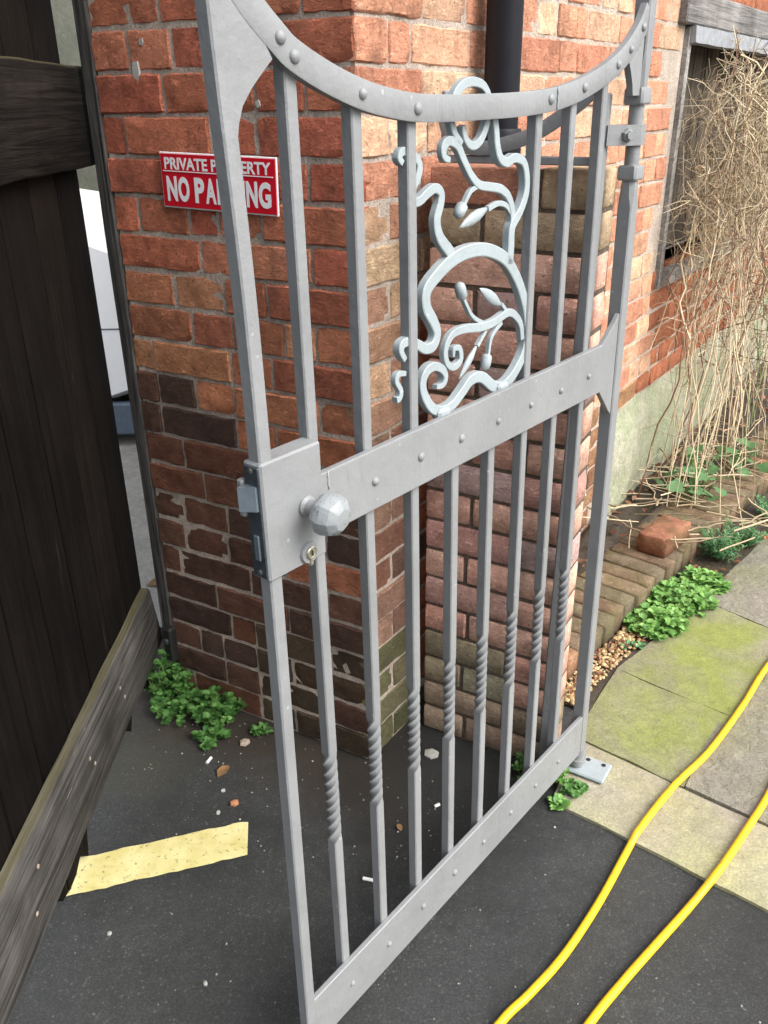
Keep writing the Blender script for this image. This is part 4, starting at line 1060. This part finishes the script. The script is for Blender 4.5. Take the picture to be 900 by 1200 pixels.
def feathery(base, rad, h, n, seed, label, z=0.0):
    rnd = random.Random(seed); root = empty('feathery_weed', Matrix.Translation((base[0], base[1], z)), label, 'weed', 'weeds'); mb = MB(); st_ = MB()
    for i in range(n):
        an = rnd.uniform(0, 6.28); q = rad*math.sqrt(rnd.random()); tip = Vector((math.cos(an)*q, math.sin(an)*q, h*rnd.uniform(.4, 1))); foot = Vector((tip.x*.35, tip.y*.35, 0))
        st_.tube([foot, foot.lerp(tip, .55)+Vector((0, 0, .01)), tip], .0013, 4)
        for k in range(16):
            c = foot.lerp(tip, .25+.75*k/15); t = rnd.uniform(0, 6.28); el = rnd.uniform(0, .9)
            leaf(mb, c, (math.cos(t)*math.cos(el), math.sin(t)*math.cos(el), math.sin(el)), Z3, rnd.uniform(.012, .024), rnd.uniform(.004, .007), .2)
    f_ = mb.build('foliage', M['leaf_blue'], root, smooth=True); f_['kind'] = 'stuff'; st_.build('stems', M['stemgreen'], root, smooth=True)
feathery((1.17, 2.62), .085, .13, 46, 50, 'feathery blue green weed against the brick edging')
feathery((1.29, 2.70), .07, .09, 34, 51, 'smaller feathery weed behind the larger one by the edging')
feathery((1.47, 2.93), .07, .08, 30, 52, 'feathery weed farthest along the path, at right picture edge')

# ivy on the bed
def ivy_leaf_mesh(seed):
    rnd = random.Random(seed); pts = [(0, 0), (.28, -.12), (.55, .10), (.42, .38), (.50, .62), (.22, .66), (0, 1.0), (-.22, .66), (-.50, .62), (-.42, .38), (-.55, .10), (-.28, -.12)]
    vs = [(x*rnd.uniform(.9, 1.1), y*rnd.uniform(.95, 1.05), .12*abs(x)+rnd.uniform(-.03, .03)) for x, y in pts]+[(0, .4, 0)]
    return vs, [(i, (i+1) % 12, 12) for i in range(12)]
ivm = []
for s_ in range(4):
    mb = MB(); mb.add(*ivy_leaf_mesh(s_)); me = mb.mesh('leaf', True); me.materials.append(M['ivy']); ivm.append(me)
M['ivy'].node_tree  # shared by the leaves
def ivy(base, spread, n, seed, label, size=(.035, .062), hh=.12):
    rnd = random.Random(seed); root = empty('ivy_plant', Matrix.Translation(base), label, 'ivy', 'ivy plants'); st_ = MB()
    for i in range(n):
        p = ke*rnd.uniform(-1, 1)*spread[0]+kn*rnd.uniform(-1, 1)*spread[1]+Z3*rnd.uniform(.02, hh)
        st_.tube([Vector((p.x*.4, p.y*.4, 0)), p*.7+Vector((0, 0, .02)), p], .0016, 4)
        s_ = rnd.uniform(*size); o = bpy.data.objects.new('leaf', ivm[rnd.randrange(4)]); col.objects.link(o); o.parent = root
        e = Matrix.Translation(p) @ Matrix.Rotation(rnd.uniform(0, 6.28), 4, 'Z') @ Matrix.Rotation(rnd.uniform(-.7, .7), 4, 'X') @ Matrix.Rotation(rnd.uniform(-.5, .5), 4, 'Y') @ Matrix.Diagonal((s_, s_, s_, 1))
        o.matrix_local = e
    st_.build('stems', M['stemgreen'], root, smooth=True)
ivy((1.19, 2.98, .08), (.20, .10), 34, 60, 'dark ivy clump on the bed behind the loose brick')
ivy((1.46, 3.22, .08), (.16, .08), 18, 61, 'paler ivy trailing over the edging at right picture edge')
ivy((2.25, 4.3, .08), (.12, .10), 12, 62, 'bright green leaves farther along the bed at right edge', (.05, .08), .38)

# ------------------------------------------------------------------ dead climber
rnd = random.Random(77)
cl = empty('dead_climber', Matrix.Translation(C0+d2*2.0+n2*.15), 'tangle of dry straw coloured climber stems over the window', 'climber')
CO = C0+d2*2.0+n2*.15
def Wp(s, o, z): return C0+d2*s+n2*o+Z3*z-CO
def strand(p0, p1, wob, n=9, sag=0.0):
    pts = []; sd_ = rnd.uniform(0, 100)
    for i in range(n+1):
        t = i/n; q = p0.lerp(p1, t)
        q = q+Vector((noise.noise(Vector((t*3, sd_, 0))), noise.noise(Vector((t*3, sd_, 7))), noise.noise(Vector((t*3, sd_, 13)))*.5))*wob*(math.sin(t*math.pi)*.8+.2) + Z3*sag*math.sin(t*math.pi)
        pts.append(q)
    return pts
twigs, browns = MB(), MB()
def side_twigs(pts, mb, n, ln_):
    for _ in range(n):
        i = rnd.randrange(1, len(pts)-1); p = pts[i]
        d = Vector((rnd.uniform(-1, 1), rnd.uniform(-1, 1), rnd.uniform(-.9, .6))).normalized()*rnd.uniform(.3, 1)*ln_
        q = p+d; m = p.lerp(q, .5)+Vector((rnd.uniform(-1, 1), rnd.uniform(-1, 1), rnd.uniform(-1, 1)))*.02
        mb.tube([p, m, q], [.0013, .0011, .0007], 3, False)
# thick stems, each its own part
for i in range(26):
    s0 = rnd.uniform(1.62, 2.5) if i < 18 else rnd.uniform(2.3, 3.6)
    s1 = min(3.5, max(1.95, s0+rnd.uniform(.1, 1.0))); p0 = Wp(s0, rnd.uniform(.06, .32), .09); p1 = Wp(s1, rnd.uniform(.02, .22), rnd.uniform(1.1, 1.62))
    pts = strand(p0, p1, .14, 12); r_ = rnd.uniform(.0026, .0052)
    MB().tube(pts, [r_*(1-.5*k/12) for k in range(13)], 5).build('stem', M['twig'] if i % 4 == 1 else M['straw'], cl, smooth=True)
    side_twigs(pts, twigs, 10, .16)
for i in range(165):      # hanging straw in front of the window
    s0 = 1.86+1.7*rnd.random()**1.2; o0 = rnd.uniform(.0, .22); z0 = rnd.uniform(1.15, 1.70); ln_ = rnd.uniform(.2, .75)
    pts = strand(Wp(s0, o0, z0), Wp(max(1.8, s0+rnd.uniform(-.75, .25)), o0+rnd.uniform(-.03, .12), z0-ln_), .16)
    twigs.tube(pts, rnd.choice((.0009, .0012, .0016, .0024, .0034)), 4, False) if i % 5 else browns.tube(pts, .0018, 4, False)
    side_twigs(pts, twigs, 11, .15)
for i in range(130):       # arching whips
    s0 = rnd.uniform(1.85, 3.3); p0 = Wp(s0, rnd.uniform(.02, .15), rnd.uniform(1.0, 1.55)); p1 = Wp(s0+rnd.uniform(-.35, .45), rnd.uniform(.1, .35), rnd.uniform(.75, 1.5))
    twigs.tube(strand(p0, p1, .10, 10, rnd.uniform(-.05, .16)), rnd.uniform(.001, .0026), 4, False)
for i in range(40):       # long thin runners reaching the bed
    s0 = rnd.uniform(1.55, 2.9); p0 = Wp(max(1.85, s0+rnd.uniform(-.1, .7)), rnd.uniform(.03, .15), rnd.uniform(.9, 1.4)); p1 = Wp(s0, rnd.uniform(.08, .5), .10)
    pts = strand(p0, p1, .10, 10); twigs.tube(pts, rnd.uniform(.001, .0022), 4, False); side_twigs(pts, twigs, 5, .10)
for i in range(90):       # broken pieces on the bed
    s0 = rnd.uniform(1.30, 2.5); o0 = rnd.uniform(.03, .50); a = rnd.uniform(0, 6.28); l = rnd.uniform(.08, .30); p0 = Wp(s0, o0, .10+rnd.uniform(0, .06)); p1 = p0+Vector((math.cos(a)*l, math.sin(a)*l, rnd.uniform(-.02, .05)))
    twigs.tube(strand(p0, p1, .02, 4), rnd.uniform(.0012, .0036), 4, False)
for i in range(46):       # thorny brown stems lower right
    s0 = rnd.uniform(2.1, 3.6); p0 = Wp(s0, rnd.uniform(.05, .25), rnd.uniform(.35, .9)); p1 = p0+Vector((rnd.uniform(-.2, .3), rnd.uniform(-.3, .3), rnd.uniform(-.35, .25)))
    pts = strand(p0, p1, .06, 7); browns.tube(pts, rnd.uniform(.0012, .0028), 4, False); side_twigs(pts, browns, 8, .09)
o = twigs.build('dry_twigs', M['straw'], cl, smooth=True); o['kind'] = 'stuff'
o = browns.build('brown_twigs', M['twig'], cl, smooth=True); o['kind'] = 'stuff'
# a few green canes
canes = MB()
for i in range(9):
    s0 = rnd.uniform(2.3, 3.2); canes.tube(strand(Wp(s0, .25, .1), Wp(s0+rnd.uniform(.1, .5), .12, rnd.uniform(.7, 1.1)), .06), .002, 5, False)
canes.build('green_canes', M['stemgreen'], cl, smooth=True)
# leaf litter on the bed
mb = MB()
for i in range(420):
    a = rnd.uniform(.15, 2.9); p0 = KO+ke*a-kn*rnd.uniform(.20, .62); p0.z = .088+rnd.uniform(0, .02)
    if (p0-C0).dot(n2) < .02: continue
    t = rnd.uniform(0, 6.28); l = rnd.uniform(.015, .05)
    leaf(mb, p0, (math.cos(t), math.sin(t), rnd.uniform(-.3, .5)), (rnd.uniform(-.4, .4), rnd.uniform(-.4, .4), 1), l, l*rnd.uniform(.3, .8), rnd.uniform(-.3, .4))
for i in range(120):
    p0 = pathedge(rnd.uniform(.1, .9)); a = (p0-KO).dot(ke); p0 = p0.lerp(KO+ke*a, rnd.random()); p0.z = .016; t = rnd.uniform(0, 6.28); l = rnd.uniform(.008, .03)
    leaf(mb, p0, (math.cos(t), math.sin(t), .2), Z3, l, l*.5, .2)
tag(mb.build('leaf_litter', M['litter']), 'dry brown leaf litter on the planting bed', 'leaf litter', kind='stuff')

# ------------------------------------------------------------------ small litter on the asphalt
def butt(x, y, a, l, label):
    c, s_ = math.cos(a), math.sin(a); r_ = .0038
    o = MB().tube([(x-c*l/2, y-s_*l/2, r_), (x+c*l/2, y+s_*l/2, r_)], r_, 10).build('cigarette_end', M['paper'], sharp=50)
    tag(o, label, 'cigarette end', 'cigarette ends')
butt(-.042, 1.264, -.25, .022, 'white cigarette end between two bars, nearest the bottom rail')
butt(.113, 1.468, .5, .013, 'short white cigarette end on wet asphalt before the pier')
butt(-.436, 1.626, 1.2, .020, 'white cigarette end below the trailing weed')
butt(-.458, 1.768, 1.1, .014, 'small white cigarette end close under the weeds')
def stone(x, y, r_, mat, label, seed, flat=.5):
    rnd = random.Random(seed); mb = MB(); pebble(mb, (0, 0, 0), r_, rnd, flat); o = mb.build('stone', mat)
    o.location = (x, y, r_*flat*.7); tag(o, label, 'stone', 'stones on the asphalt')
stone(-.352, 1.483, .0115, M['stone_red'], 'orange brick chip just above the yellow road marking', 1)
stone(-.357, 1.690, .0150, M['stone'], 'flat pale stone lying between weeds at wall foot', 2, .35)
stone(-.436, 1.795, .0085, M['stone_red'], 'little tan stone between the two wall weeds', 3)
stone(-.385, 1.455, .0075, M['stone_white'], 'whitish chip left of the orange brick chip', 4)
stone(-.385, 1.525, .0065, M['stone_white'], 'tiny white chip between the brown leaf and orange chip', 5)
stone(-.543, 1.145, .0060, M['stone_white'], 'white chip on asphalt left of the latch stile, below marking', 6)
stone(-.337, 1.038, .0065, M['stone_white'], 'white chip nearest the bottom edge of the picture', 7)
stone(.110, 1.640, .020, M['stone_white'], 'pale shell like stone against pier foot in the corner', 8, .3)
def flat_leaf(x, y, a, l, w, label):
    mb = MB(); leaf(mb, (0, 0, .004), (math.cos(a), math.sin(a), .05), Z3, l, w, .15)
    o = mb.build('dead_leaf', M['deadleaf'], smooth=True); o.location = (x, y, 0); tag(o, label, 'leaf', 'dead leaves')
flat_leaf(.030, 1.392, 1.9, .024, .013, 'small brown dead leaf on asphalt between gate bars')
flat_leaf(-.405, 1.565, 1.1, .048, .026, 'larger olive brown dead leaf above the yellow road marking')
flat_leaf(-.80, 2.47, .4, .09, .05, 'tan dead leaf on the yard concrete beside timber gate')
